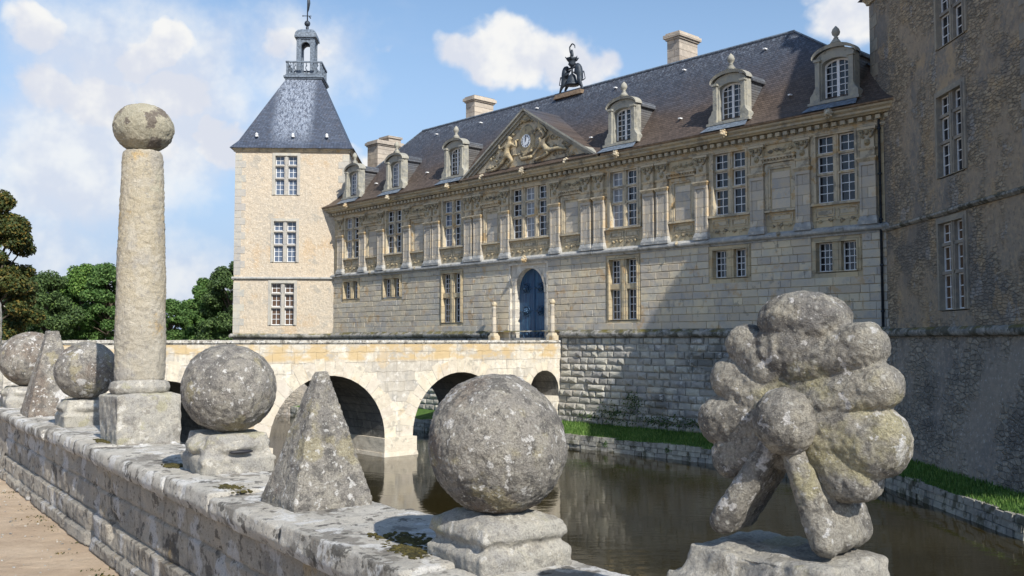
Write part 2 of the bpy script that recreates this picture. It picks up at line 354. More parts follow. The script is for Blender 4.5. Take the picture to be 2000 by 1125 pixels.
# door
def doormat():
    m, nt, bs = mat_new('blue_door_paint'); v = objvec(nt, False)
    c = nt.mix(nt.ramp(nt.noise(nt.scale(v, 14, 14, 1.2), 1., 5., .7), .4, .68), (.010,.045,.11), (.03,.11,.20))
    p = nt.sep(v); pl = nt.math('ABSOLUTE', nt.math('SUBTRACT', nt.math('FRACT', nt.math('MULTIPLY', p[0], 6.)), .5))
    c = nt.mix(nt.ramp(pl, .44, .49), c, (.01,.03,.09))
    nt.put(bs.inputs['Base Color'], c); bs.inputs['Roughness'].default_value = .55
    bumpify(nt, bs, nt.math('ADD', nt.noise(nt.scale(v, 20, 20, 2), 1., 4.), nt.math('MULTIPLY', pl, -1.)), .01)
    return m
M['door'] = doormat()
def sand():
    m, nt, bs = mat_new('sandy_gravel'); v = objvec(nt, False)
    c = nt.mix(nt.ramp(nt.noise(v, 1.2, 6., .65), .4, .65), (.46,.35,.25), (.58,.46,.34))
    c = nt.mix(nt.math('MULTIPLY', nt.ramp(nt.noise(v, 60., 4., .7), .52, .7), .5), c, (.26,.19,.13))
    k = nt.ramp(nt.voro(v, 45.), .14, .06)
    k = nt.math('MULTIPLY', k, nt.ramp(nt.noise(v, 7., 3.), .5, .6))
    c = nt.mix(k, c, (.62,.56,.47))
    nt.put(bs.inputs['Base Color'], c); bs.inputs['Roughness'].default_value = .95; bs.inputs['Specular IOR Level'].default_value = .15
    bumpify(nt, bs, nt.math('ADD', nt.noise(v, 40., 6., .8), nt.math('MULTIPLY', nt.noise(v, 4., 4.), 3.)), .02)
    return m
M['sand'] = sand()
def grassm(name, a, b, bump=.03):
    m, nt, bs = mat_new(name); v = objvec(nt, False)
    c = nt.mix(nt.ramp(nt.noise(v, 2.2, 5., .65), .35, .65), a, b)
    c = nt.mix(nt.math('MULTIPLY', nt.ramp(nt.noise(v, 1.1, 5., .6), .62, .72), .6), c, (.16,.14,.05))
    c = nt.mix(nt.math('MULTIPLY', nt.ramp(nt.noise(v, 30., 4., .7), .5, .7), .5), c, (.015,.04,.01))
    nt.put(bs.inputs['Base Color'], c); bs.inputs['Roughness'].default_value = .8; bs.inputs['Specular IOR Level'].default_value = .2
    bumpify(nt, bs, nt.noise(v, 30., 5., .8), bump)
    return m
M['grass'] = grassm('bank_turf', (.055,.12,.025), (.10,.18,.04))
def leafm(name, a, b, c3):
    m, nt, bs = mat_new(name); v = objvec(nt, False)
    g = nt.n.new('ShaderNodeNewGeometry').outputs['Random Per Island']
    c = nt.mix(nt.ramp(nt.noise(v, .35, 3.), .38, .62), a, b)
    c = nt.mix(nt.ramp(g, .55, 1.), c, c3)
    k = nt.math('ADD', .7, nt.math('MULTIPLY', g, .6)); c = nt.mix(1., c, nt.comb(k, k, k), 'MULTIPLY')
    nt.put(bs.inputs['Base Color'], c); bs.inputs['Roughness'].default_value = .6; bs.inputs['Specular IOR Level'].default_value = .25
    tr = nt.n.new('ShaderNodeBsdfTranslucent'); nt.put(tr.inputs[0], c)
    mx = nt.n.new('ShaderNodeMixShader'); mx.inputs[0].default_value = .25
    nt.l.new(bs.outputs[0], mx.inputs[1]); nt.l.new(tr.outputs[0], mx.inputs[2]); nt.l.new(mx.outputs[0], nt.n['Material Output'].inputs[0])
    return m
M['leafd'] = leafm('dark_leaves', (.055,.095,.035), (.075,.125,.042), (.11,.165,.05))
M['leafm'] = leafm('mid_green_leaves', (.065,.13,.035), (.085,.17,.045), (.13,.21,.06))
M['leafy'] = leafm('yellow_green_leaves', (.08,.165,.035), (.11,.21,.045), (.17,.26,.06))
M['leafo'] = leafm('autumn_leaves', (.045,.07,.022), (.065,.085,.024), (.15,.11,.025))
M['blade'] = leafm('grass_blades', (.06,.14,.025), (.10,.20,.04), (.17,.25,.07))
M['moss'] = stone('moss_clump_green', (.10,.085,.03), (.05,.045,.02), (.17,.14,.04), 9., 40., bump=.02, bscale=90)
def waterm():
    m, nt, bs = mat_new('murky_moat_water'); v = objvec(nt, False)
    nt.put(bs.inputs['Base Color'], nt.mix(nt.ramp(nt.noise(v, .25, 4.), .4, .6), (.020,.0155,.005), (.028,.022,.008)))
    bs.inputs['Roughness'].default_value = .04; bs.inputs['IOR'].default_value = 1.33; bs.inputs['Specular IOR Level'].default_value = .5
    h = nt.math('ADD', nt.noise(nt.scale(v, 1., 2.2, 1.), 1.6, 3.), nt.math('MULTIPLY', nt.noise(v, 9., 3.), .18))
    h = nt.math('MULTIPLY', h, nt.ramp(nt.noise(v, .22, 2.), .38, .62, .25, 1.))
    bumpify(nt, bs, h, .009)
    return m
M['water'] = waterm()

# ------------------------------------------------------------------ shared builders
def wall_holes(mb, x0, x1, z0, z1, holes, y=0., T=None):
    xs = sorted({x0, x1, *[min(max(h[0], x0), x1) for h in holes], *[min(max(h[1], x0), x1) for h in holes]})
    zs = sorted({z0, z1, *[min(max(h[2], z0), z1) for h in holes], *[min(max(h[3], z0), z1) for h in holes]})
    for a, b in zip(xs, xs[1:]):
        for c, d in zip(zs, zs[1:]):
            mx, mz = (a+b)/2, (c+d)/2
            if any(h[0] < mx < h[1] and h[2] < mz < h[3] for h in holes): continue
            mb.quad((a,y,c),(b,y,c),(b,y,d),(a,y,d), T)

def blocks(mb, x0, x1, z0, z1, nrow, wmin, wmax, holes, prot=.05, gap=.02, ch=.03, T=None, jit=0., pillow=0., gx=None):
    h = (z1-z0)/nrow
    for r in range(nrow):
        a, b = z0+r*h, z0+(r+1)*h
        spans = [(x0, x1)]
        for H in holes:
            if H[2] < b-.01 and H[3] > a+.01:
                ns = []
                for (p, q) in spans:
                    if H[1] <= p or H[0] >= q: ns.append((p, q)); continue
                    if H[0] > p: ns.append((p, H[0]))
                    if H[1] < q: ns.append((H[1], q))
                spans = ns
        for (p, q) in spans:
            n = max(1, round((q-p)/random.uniform(wmin, wmax)))
            cuts = [p+(q-p)*i/n for i in range(n+1)]
            cuts = [c+(random.uniform(-.34, .34)*(q-p)/n if 0 < i < n else 0) for i, c in enumerate(cuts)]
            for c0, c1 in zip(cuts, cuts[1:]):
                c0 += (gx or gap)/2; c1 -= (gx or gap)/2; e0 = a+gap/2; e1 = b-gap/2
                if c1-c0 < .06: continue
                pr = prot*(1+random.uniform(-jit, jit))
                j = lambda: random.uniform(-1, 1)*jit*.02
                f = ch*(1+random.uniform(-jit, jit)); f = min(f, (c1-c0)*.4, (e1-e0)*.4)
                vs = [(c0,0.02,e0),(c1,0.02,e0),(c1,0.02,e1),(c0,0.02,e1)]
                vs += [(c0+j(),-pr*.55,e0+j()),(c1+j(),-pr*.55,e0+j()),(c1+j(),-pr*.55,e1+j()),(c0+j(),-pr*.55,e1+j())]
                vs += [(c0+f,-pr,e0+f),(c1-f,-pr,e0+f),(c1-f,-pr,e1-f),(c0+f,-pr,e1-f)]
                fs = [(0,1,5,4),(1,2,6,5),(2,3,7,6),(3,0,4,7),(4,5,9,8),(5,6,10,9),(6,7,11,10),(7,4,8,11)]
                if pillow:
                    vs.append(((c0+c1)/2, -pr*(1+pillow), (e0+e1)/2)); fs += [(8,9,12),(9,10,12),(10,11,12),(11,8,12)]
                else: fs.append((8,9,10,11))
                mb.add(vs, fs, T)

def window(parent, T, xc, z0, z1, lights, rows, lw, mull=.24, tran=.1, depth=.28, bars=(2,2), surround=.16, sill=True, glassmats=None, stonemat='trim', name='window', fw=.04):
    """lights columns of width lw, rows = fractions of height from the top"""
    W = lights*lw+(lights-1)*mull; x0 = xc-W/2; H = z1-z0
    s = MB(T); sw = surround
    s.box(x0-sw, x0, -.045, depth+.1, z0-.02, z1+sw); s.box(x0+W, x0+W+sw, -.045, depth+.1, z0-.02, z1+sw)
    s.box(x0, x0+W, -.048, depth+.1, z1, z1+sw)
    s.box(x0-sw*.4, x0, -.075, -.045, z0, z1+sw*.4); s.box(x0+W, x0+W+sw*.4, -.075, -.045, z0, z1+sw*.4); s.box(x0, x0+W, -.075, -.048, z1, z1+sw*.4)
    if sill: s.box(x0-sw-.04, x0+W+sw+.04, -.12, depth+.1, z0-.1, z0-.02)
    s.box(x0, x0+W, -.02, depth+.1, z0-.02, z0)
    tot = H-tran*(len(rows)-1); zz = z1; zr = []
    sm = sum(rows)
    for i, r in enumerate(rows):
        h = tot*r/sm; zr.append((zz-h, zz)); zz -= h
        if i < len(rows)-1: s.box(x0, x0+W, .02, depth+.1, zz-tran, zz); zz -= tran
    for i in range(1, lights):
        xm = x0+i*lw+(i-1)*mull
        for (a, b) in zr: s.box(xm, xm+mull, 0., depth+.1, a, b)
        s.box(xm+mull*.3, xm+mull*.7, -.02, .0, z0, z1)
    w = s.build(name, M[stonemat], parent)
    c = MB(T)
    for i in range(lights):
        xa = x0+i*(lw+mull); xb = xa+lw
        g = MB(T)
        for ri, (a, b) in enumerate(zr):
            fr = fw; y0, y1 = depth-.05, depth-.005
            c.box(xa, xa+fr, y0, y1, a, b); c.box(xb-fr, xb, y0, y1, a, b); c.box(xa+fr, xb-fr, y0, y1, a, a+fr); c.box(xa+fr, xb-fr, y0, y1, b-fr, b)
            nx, nz = bars if not callable(bars) else bars(ri)
            for k in range(1, nx): x = xa+fr+(xb-xa-2*fr)*k/nx; c.box(x-.013, x+.013, y0+.01, y1-.01, a+fr, b-fr)
            for k in range(1, nz): z = a+fr+(b-a-2*fr)*k/nz; c.box(xa+fr, xb-fr, y0+.012, y1-.012, z-.013, z+.013)
            g.quad((xa,depth-.02,a),(xb,depth-.02,a),(xb,depth-.02,b),(xa,depth-.02,b))
        gm = glassmats[i] if glassmats else 'glass'
        g.build('glass_pane', M[gm], w, recalc=False)
    c.build('casement', M['white'], w)
    return w, (x0-.02, x0+W+.02, z0-.05, z1+.02)

def scroll(mb, cx, cz, w, h, y=0., n=3, T=None, dens=1.):
    """low-relief scrollwork: spirals, leaves and bosses"""
    for i in range(n):
        x = cx-w/2+w*(i+.5)/n; r = min(w/n, h)*.42; sg = 1 if i % 2 else -1
        for q in (-1, 1):
            pts = []; rad = []
            for k in range(12):
                a = k*.62; rr = r*(1-k/13.)
                pts.append((x+q*(rr*math.cos(a)*.9), y-.01, cz+sg*rr*math.sin(a)*.8)); rad.append(.016*(1.2-k/16.))
            mb.tube(pts, rad, 5, T)
        mb.sphere((x, y-.01, cz), (.05, .04, .05), 7, T)
    for k in range(int(w*h*60*dens)):
        x = cx+random.uniform(-.5, .5)*w; z = cz+random.uniform(-.5, .5)*h
        mb.sphere((x, y, z), (random.uniform(.015, .035), .018, random.uniform(.012, .028)), 6, T)
def lion_head(mb, x, y, z, s=1., T=None):
    mb.sphere((x, y, z), (.12*s, .1*s, .13*s), 10, T); mb.sphere((x, y-.09*s, z-.04*s), (.07*s, .08*s, .06*s), 8, T)
    for q in (-1, 1):
        mb.sphere((x+q*.09*s, y-.02*s, z+.1*s), .035*s, 6, T); mb.sphere((x+q*.045*s, y-.08*s, z+.03*s), .02*s, 6, T)
    for k in range(9):
        a = k/9*6.28; mb.sphere((x+.13*s*math.cos(a), y+.03*s, z+.14*s*math.sin(a)), .05*s, 6, T)

def skin_figure(name, joints, edges, mat, parent, T=None, sub=1):
    """one continuous body grown over a skeleton; joints = [(x,y,z,r)]"""
    me = bpy.data.meshes.new(name)
    T = T or Matrix()
    me.from_pydata([tuple(T @ Vector(j[:3])) for j in joints], edges, [])
    o = bpy.data.objects.new(name, me); COL.objects.link(o)
    sk = o.modifiers.new('skin', 'SKIN'); sk.use_smooth_shade = True
    for i, j in enumerate(joints):
        me.skin_vertices[0].data[i].radius = (j[3], j[3]); me.skin_vertices[0].data[i].use_root = (i == 0)
    sb = o.modifiers.new('sub', 'SUBSURF'); sb.levels = sub; sb.render_levels = sub
    dg = bpy.context.evaluated_depsgraph_get(); ev = o.evaluated_get(dg)
    m2 = bpy.data.meshes.new_from_object(ev); m2.materials.clear(); m2.materials.append(mat)
    m2.polygons.foreach_set('use_smooth', [True]*len(m2.polygons))
    o.modifiers.clear(); o.data = m2
    if parent: o.parent = parent
    return o

# ================================================================== MAIN BUILDING
FR = math.atan2(-.7373, .6756)
B0 = Vector((.86, 43.02, 0))
ch = empty('chateau', B0, FR, 'long pale stone chateau facade with pilasters, pediment clock and steep slate roof behind the moat', 'chateau')

XL, XR = -17.3, 17.6
up_win = [-14.75, -10.65, -5.65, 5.6, 10.77, 15.03]
holes_up = []; 
for i, x in enumerate(up_win):
    gm = [['glassg','glass'],['glass','glass'],['glassl','glass'],['glassg','glass'],['glass','glass'],['glass','glass']][i]
    w, hh = window(ch, None, x, 4.69, 7.0, 2, (.62,.62,1.), .61, .20, .08, .17, lambda r: (2,2) if r < 2 else (2,3), .2, True, gm)
    holes_up.append(hh)
w, hh = window(ch, None, -.08, 4.69, 7.0, 3, (.62,.62,1.), .62, .24, .08, .17, lambda r: (2,2) if r < 2 else (2,3), .2, True, ['glass','glassg','glass']); holes_up.append(hh)
# lower windows
holes_lo = []
for x, z0, z1, rows in [(-14.85,2.35,3.33,(1,)), (-10.85,2.32,3.32,(1,)), (-5.72,.88,3.33,(1,1.25)), (5.52,.84,3.33,(1,1.25)), (10.72,2.33,3.36,(1,)), (15.0,2.33,3.33,(1,))]:
    w, hh = window(ch, None, x, z0, z1, 2, rows, .58, .32, .22, .24, (3,4), .14, False, None, 'wall'); holes_lo.append(hh)
# portal
PX, HW, SP, AP = -.15, .97, 2.15, 3.28
portal_rect = (-1.36, 1.03, -1.0, 3.45)
def arch_pts(n=20, hw=HW, ap=AP, sp=SP, px=PX):
    pts = []
    for k in range(n+1):
        t = math.pi*k/n; c = math.cos(t); s_ = math.sin(t)
        pts.append((px-hw*c, sp+(ap-sp)*(s_**.92)))
    return pts
b = MB()
wall_holes(b, XL, XR, .4, 3.55, holes_lo+[portal_rect])
wall_holes(b, XL, XR, -1.0, .4, [portal_rect])
wall_holes(b, XL, XR, 3.55, 7.3, holes_up)
b.quad((XL,6.4,-3.5),(XR,6.4,-3.5),(XR,6.4,7.6),(XL,6.4,7.6))
b.build('wall', M['wall'], ch)
bl = MB()
surr = [(h[0]-.17, h[1]+.17, h[2]-.1, h[3]+.2) for h in holes_lo]
blocks(bl, XL, XR, .70, 3.55, 10, .38, .74, surr+[(-1.46,1.13,-1,3.55)], .034, .022, .014, None, .18, 0., .008)
blocks(bl, XL, XR, .42, .70, 1, .7, 1.1, [(-1.46,1.13,-1,3.55)], .06, .015, .01)
bl.build('rusticated_blocks', M['ashlar'], ch)
# portal surround
p = MB()
pts = arch_pts()
y0 = .06
px0, px1 = portal_rect[0], portal_rect[1]
poly = [(px0,-1.0),(px0,3.45),(px1,3.45),(px1,-1.0),(PX+HW,-1.0)]+[(q[0],q[1]) for q in reversed(pts)]+[(PX-HW,-1.0)]
p.prism(poly, y0, .5)
p.box(px0-.1, px0, -.03, .5, -1.0, 3.45); p.box(px1, px1+.1, -.03, .5, -1.0, 3.45); p.box(px0-.1, px1+.1, -.05, .5, 3.45, 3.56)
prev = None
for k in range(20):          # archivolt band
    (xa, za), (xb, zb) = pts[k], pts[k+1]
    def off(x, z, d):
        v = Vector((x-PX, (z-SP)*.85)); v = v.normalized()*d if v.length else Vector((0,d)); return x+v.x, z+v.y
    oa, ob = off(xa, za, .12), off(xb, zb, .12)
    p.add([(xa,.03,za),(xb,.03,zb),(ob[0],.03,ob[1]),(oa[0],.03,oa[1]),(xa,.07,za),(xb,.07,zb),(ob[0],.07,ob[1]),(oa[0],.07,oa[1])],
          [(0,1,2,3),(0,1,5,4),(3,2,6,7)])
p.build('portal_surround', M['bridge'], ch)
# door
d = MB(); dpts = arch_pts(20, HW+.02, AP+.02)
d.prism([(PX-HW-.02,-1.0)]+dpts+[(PX+HW+.02,-1.0)], .34, .42)
door = d.build('door', M['door'], ch)
d = MB(); d.box(PX-.07, PX+.07, .31, .34, -1.0, AP-.02); d.build('door_post', M['door'], door)
for z in (.25, 1.33, 2.38):
    for q in (-1, 1):
        k = MB(); cx = PX+q*.48
        k.tube([(cx+.22*math.cos(a*.393), .325, z+.22*math.sin(a*.393)) for a in range(16)], .028, 6, None, True)
        k.tube([(cx-.42, .33, z), (cx-.2, .33, z)], .03, 5); k.tube([(cx+.2, .33, z), (cx+.40, .33, z)], .03, 5)
        for a in range(4):
            k.tube([(cx+.19*math.cos(a*1.57+.78), .33, z+.19*math.sin(a*1.57+.78)), (cx+.31*math.cos(a*1.57+.78), .33, z+.31*math.sin(a*1.57+.78))], .02, 5)
        if z > 1: lion_head(k, cx, .27, z, .85)
        else: k.sphere((cx, .33, z), (.09,.04,.09), 8)
        k.build('door_knocker' if z > 1 else 'door_boss', M['iron'], door, True)
# string course and plinth torus
def profile_run(name, prof, x0, x1, mat, parent, seg=1.4, wob=.004, T=None, smooth=False, gap=.004):
    m = MB(T); x = x0
    while x < x1-.01:
        xe = min(x1, x+seg*random.uniform(.8, 1.25))
        if x1-xe < .4: xe = x1
        oy, oz = random.uniform(-wob, wob), random.uniform(-wob, wob)
        n = len(prof)
        vs = [(x,y+oy,z+oz) for y, z in prof]+[(xe-gap,y+oy,z+oz) for y, z in prof]
        m.add(vs, [(i, (i+1) % n, n+(i+1) % n, n+i) for i in range(n)]+[tuple(range(n)), tuple(range(n, 2*n))])
        x = xe
    return m.build(name, mat, parent, smooth)
sc_prof = [(.02,3.52),(-.06,3.52),(-.08,3.58),(-.17,3.62),(-.2,3.66),(-.2,3.73),(-.12,3.80),(.02,3.86)]
profile_run('string_course', sc_prof, XL, XR, M['lead'], ch)
def torus_prof(r, yc, zc, a0=-100, a1=100, n=8, back=.05):
    pr = [(back, zc-r)]
    for k in range(n+1):
        a = R(a0+(a1-a0)*k/n); pr.append((yc-r*math.cos(a), zc+r*math.sin(a)))
    pr.append((back, zc+r)); return pr
t1 = torus_prof(.135, -.12, .24)
profile_run('plinth_moulding', t1, XL, -2.25, M['torus'], ch, 1.2, .008)
profile_run('plinth_moulding', t1, 2.05, XR, M['torus'], ch, 1.2, .008)
profile_run('plinth_ledge', [(.05,.375),(-.16,.375),(-.10,.425),(.05,.425)], XL, XR, M['torus'], ch, 1.2, .004)
# cornice
profile_run('architrave', [(.02,7.03),(-.07,7.03),(-.07,7.07),(-.1,7.07),(-.1,7.12),(-.05,7.14),(-.05,7.2),(.02,7.2)], XL, XR, M['trim'], ch, 1.6, .002)
m = MB(); x = XL+.1
m.box(XL, XR, -.08, .02, 7.2, 7.42)
while x < XR:
    m.box(x, x+.17, -.27, -.08, 7.23, 7.36); x += .31
m.build('dentil_course', M['cornice'], ch)
profile_run('cornice', [(.02,7.40),(-.30,7.40),(-.34,7.44),(-.42,7.47),(-.42,7.54),(-.52,7.60),(-.55,7.66),(-.3,7.68),(.02,7.68)], XL, XR, M['cornice'], ch, 1.8, .002)
profile_run('gutter', [(-.35,7.66),(-.56,7.665),(-.6,7.70),(-.6,7.735),(-.35,7.735)], XL, -4.7, M['gutter'], ch, 3., .002)
profile_run('gutter', [(-.35,7.66),(-.56,7.665),(-.6,7.70),(-.6,7.735),(-.35,7.735)], 4.8, XR, M['gutter'], ch, 3., .002)
# pilasters
pil = [-15.87,-13.6,-11.8,-9.4,-7.55,-6.91,-4.34,-3.63,-1.66,1.66,3.53,4.27,6.96,7.65,9.54,12.0,13.84,16.22]
pm = MB(); hw = .28
pm.box(-hw, hw, -.13, .0, 3.9, 5.9)
for a, b_ in ((-hw,-hw+.07),(hw-.07,hw)): pm.box(a, b_, -.155, -.13, 4.1, 5.88)
pm.box(-hw+.07, hw-.07, -.155, -.13, 4.1, 4.2); pm.box(-hw+.07, hw-.07, -.155, -.13, 5.76, 5.88)
pb = MB(); pb.frust((-hw-.06,hw+.06,-.22,0,3.80),(-hw-.06,hw+.06,-.22,0,3.92)); pb.frust((-hw-.05,hw+.05,-.21,0,3.92),(-hw-.005,hw+.005,-.162,0,4.08))
pc = MB()
pc.frust((-hw-.005,hw+.005,-.162,0,5.88),(-hw-.06,hw+.06,-.23,0,5.98)); pc.box(-hw-.07, hw+.07, -.24, 0, 5.98, 6.03)
pc.box(-hw+.03, hw-.03, -.13, 0, 6.03, 6.27); pc.frust((-hw,hw,-.16,0,6.27),(-hw-.03,hw+.03,-.19,0,6.34)); pc.box(-hw+.05, hw-.05, -.12, 0, 6.34, 6.92)
pc.box(-hw-.04, hw+.04, -.2, 0, 6.95, 7.03)
cp = MB()
lion_head(cp, 0, -.15, 6.52, .62)
for q in (-1, 1):
    cp.tube([(q*(.17+.10*math.cos(a*.6)*(1-a/12)), -.16, 6.83+.10*math.sin(a*.6)*(1-a/12)) for a in range(11)], [.035*(1-a/22) for a in range(11)], 5)
    cp.tube([(q*.1,-.14,6.68),(q*.2,-.17,6.76),(q*.26,-.2,6.88)], [.04,.045,.03], 6)
cp.sphere((0,-.16,6.84), (.07,.06,.08), 8); cp.box(-hw-.02, hw+.02, -.17, -.1, 6.9, 6.95)
base = [pm.build('pilaster', M['pale'], ch)]
base += [pb.build('pilaster_base', M['lead'], base[0]), pc.build('pilaster_necking', M['trim'], base[0]), cp.build('capital', M['relief'], base[0], True)]
for i, x in enumerate(pil):
    if i == 0: base[0].location.x = x; continue
    o = base[0].copy(); COL.objects.link(o); o.parent = ch; o.location.x = x
    for c in base[1:]:
        q = c.copy(); COL.objects.link(q); q.parent = o
# blind niches
for x in (-12.7, -8.47, -2.65, 2.6, 8.6, 12.92):
    n = MB(); w2 = .5
    n.box(x-w2-.12, x-w2, -.07, 0, 4.66, 6.2); n.box(x+w2, x+w2+.12, -.07, 0, 4.66, 6.2); n.box(x-w2-.12, x+w2+.12, -.07, 0, 6.2, 6.32)
    n.box(x-w2, x-w2+.08, -.04, 0, 4.66, 6.2); n.box(x+w2-.08, x+w2, -.04, 0, 4.66, 6.2); n.box(x-w2+.08, x+w2-.08, -.04, 0, 6.12, 6.2)
    n.box(x-.64, x+.64, -.14, 0, 6.34, 6.42); n.box(x-.68, x+.68, -.24, 0, 6.47, 6.53); n.frust((x-.68,x+.68,-.24,0,6.53),(x-.70,x+.70,-.28,0,6.58))
    k = x-.62
    while k < x+.56: n.box(k, k+.07, -.2, 0, 6.42, 6.47); k += .13
    n.box(x-.66, x+.66, -.12, 0, 4.56, 4.64)
    nn = n.build('blind_niche', M['trim'], ch)
    n = MB(); n.box(x-.36, x+.36, -.012, .02, 4.66, 6.0); n.build('niche_panel', M['pale'], nn)
    s = MB(); scroll(s, x, 6.78, 1.05, .3, -.02, 4); s.build('frieze_relief', M['relief'], nn, True)
# aprons under windows and niches
for x, w_, k in [(q, 1.75, 4) for q in up_win]+[(-.08, 2.75, 7)]+[(q, 1.15, 3) for q in (-12.7, -8.47, -2.65, 2.6, 8.6, 12.92)]:
    a = MB(); n = 1 if w_ < 1.5 else (2 if w_ < 2 else 3)
    for j in range(n):
        pw = (w_-.1)/n; xa = x-w_/2+.05+j*pw+.06; xb = xa+pw-.12
        a.box(xa, xa+.03, -.03, 0, 4.2, 4.5); a.box(xb-.03, xb, -.03, 0, 4.2, 4.5); a.box(xa+.03, xb-.03, -.03, 0, 4.47, 4.5); a.box(xa+.03, xb-.03, -.03, 0, 4.2, 4.225)
        a.box(xa+.1, xb-.1, -.025, 0, 4.28, 4.42)
    ap = a.build('apron_panel', M['trim'], ch)
    s = MB(); scroll(s, x, 4.07, w_-.15, .2, -.02, k); s.build('apron_relief', M['relief'], ap, True)
# lion head spouts
for x, z, y in [(-14.6,7.62,-.6),(-10.5,7.62,-.6),(-5.4,7.62,-.6),(5.66,7.62,-.6),(10.9,7.62,-.6),(15.1,7.62,-.6),(-2.9,7.72,-.5),(.0,7.66,-.6),(2.7,7.72,-.5),(-.15,3.66,-.32),(12.9,3.74,-.22),(-12.7,3.74,-.22),(-8.6,3.74,-.22),(8.4,3.74,-.2)]:
    s = MB(); lion_head(s, x, y, z, 1. if z > 7 or x == -.15 else .5); s.build('lion_head_spout', M['trim'], ch, True)
# pediment
PZ, PA, PW, PY = 7.74, 10.5, 4.5, -.45
g = MB(); g.prism([(-PW+.25,PZ+.05),(0,PA-.22),(PW-.25,PZ+.05)], -.2, .3); 
pd = g.build('pediment', M['trim'], ch)
g = MB()
L = math.hypot(PW, PA-PZ); an = math.atan2(PA-PZ, PW)
for q in (-1, 1):
    T = Matrix.Translation((q*PW, 0, PZ)) @ (Matrix.Rotation(an, 4, 'Y') if q == 1 else Matrix.Rotation(-an, 4, 'Y'))
    s0, s1 = (-L-.03, .08) if q == 1 else (-.08, L+.03)
    g.box(s0, s1, PY-.05, .1, -.02, .07, T); g.box(s0, s1, PY+.05, .1, -.13, -.02, T); g.box(s0*(.97), s1*.97, PY+.16, .1, -.23, -.13, T)
g.box(-PW, PW, PY, .1, PZ-.06, PZ+.05); g.box(-PW+.1, PW-.1, PY+.12, .1, PZ+.05, PZ+.1)
g.build('raking_cornice', M['dstone'], pd)
g = MB()
rd = 3.2
g.add([(-PW-.05,PY-.05,PZ+.05),(0,PY-.05,PA+.09),(PW+.05,PY-.05,PZ+.05),(-PW-.05,0.2,PZ+.05),(0,rd,PA+.09),(PW+.05,0.2,PZ+.05)], [(0,1,4,3),(1,2,5,4)])
g.build('pediment_roof', M['slate'], pd)
# clock and carving
CX, CZ = -.02, 9.08
g = MB()
T = Matrix.Translation((CX, -.26, CZ)) @ Matrix.Rotation(R(90), 4, 'X')
g.lathe([(.62,-.06),(.62,.02),(.52,.08),(.40,.05),(.34,.06)], 20, Matrix.Translation((CX,-.2,CZ)) @ Matrix.Scale(1.25, 4, (0,0,1)) @ Matrix.Scale(.85, 4, (1,0,0)) @ Matrix.Rotation(R(90), 4, 'X'))
g.sphere((CX, -.27, CZ+.98), (.36,.12,.12), 10); g.sphere((CX, -.27, CZ+1.12), (.2,.1,.12), 10)
for q in (-1, 1):
    g.tube([(CX+q*(.30+.03*k), -.27, CZ+.98-.12*math.sin(k*.7)) for k in range(5)], [.06,.05,.05,.04,.03], 6)
g.capsule((CX-.3,-.26,CZ-.78),(CX+.3,-.26,CZ-.78), .1, .1, 8); g.capsule((CX-.12,-.27,CZ-.66),(CX+.35,-.27,CZ-.5), .09, .06, 8)
ck = g.build('clock_cartouche', M['relief'], pd, True)
g = MB(); g.lathe([(.30,-.0),(.30,.03),(0.01,.035)], 24, Matrix.Translation((CX,-.27,CZ)) @ Matrix.Rotation(R(90), 4, 'X'), True)
dial = g.build('clock_dial', M['dial'], ck)
g = MB()
for k in range(12):
    a = R(30*k); T = Matrix.Translation((CX,-.305,CZ)) @ Matrix.Rotation(-a, 4, 'Y')
    nb = (3,1,2,3,2,1,2,3,3,2,1,2)[k]
    for j in range(nb): xx = (j-(nb-1)/2)*.035; g.box(xx-.009, xx+.009, -.004, .004, .19, .265, T)
g.box(-.02, .02, -.012, -.004, -.04, .15, Matrix.Translation((CX,-.305,CZ)) @ Matrix.Rotation(R(12), 4, 'Y'))
g.box(-.013, .013, -.012, -.004, -.04, .22, Matrix.Translation((CX,-.31,CZ)) @ Matrix.Rotation(R(-3), 4, 'Y'))
g.build('clock_numerals', M['ink'], dial)
Y = -.33
# left cherub kneeling with raised arm and trailing leg
skin_figure('cherub_relief', [(-1.30,Y,8.72,.15),(-1.18,Y,9.02,.14),(-1.10,Y,9.2,.08),(-1.08,Y-.02,9.36,.14),(-1.0,Y,9.42,.10),
    (-1.42,Y,9.0,.08),(-1.78,Y,8.95,.055),(-1.84,Y,9.18,.05),(-.9,Y,9.06,.075),(-.62,Y,8.9,.055),(-.68,Y,9.22,.05),
    (-1.42,Y,8.5,.12),(-1.62,Y,8.25,.09),(-2.1,Y,8.02,.07),(-2.6,Y,8.0,.06),(-1.1,Y,8.5,.12),(-.92,Y,8.28,.09),(-1.25,Y,8.06,.06)],
    [(0,1),(1,2),(2,3),(3,4),(1,5),(5,6),(6,7),(1,8),(8,9),(9,10),(0,11),(11,12),(12,13),(13,14),(0,15),(15,16),(16,17)], M['relief'], pd)
skin_figure('cherub_relief', [(1.30,Y,8.55,.15),(1.1,Y,8.78,.13),(.98,Y,8.95,.07),(.92,Y-.02,9.08,.12),
    (.85,Y,8.62,.07),(.62,Y,8.42,.05),(.45,Y,8.3,.05),(1.3,Y,8.98,.07),(1.55,Y,9.12,.05),
    (1.7,Y,8.4,.12),(2.1,Y,8.45,.09),(2.6,Y,8.32,.06),(1.5,Y,8.28,.11),(1.0,Y,8.18,.08),(.6,Y,8.12,.06)],
    [(0,1),(1,2),(2,3),(1,4),(4,5),(5,6),(1,7),(7,8),(0,9),(9,10),(10,11),(0,12),(12,13),(13,14)], M['relief'], pd)
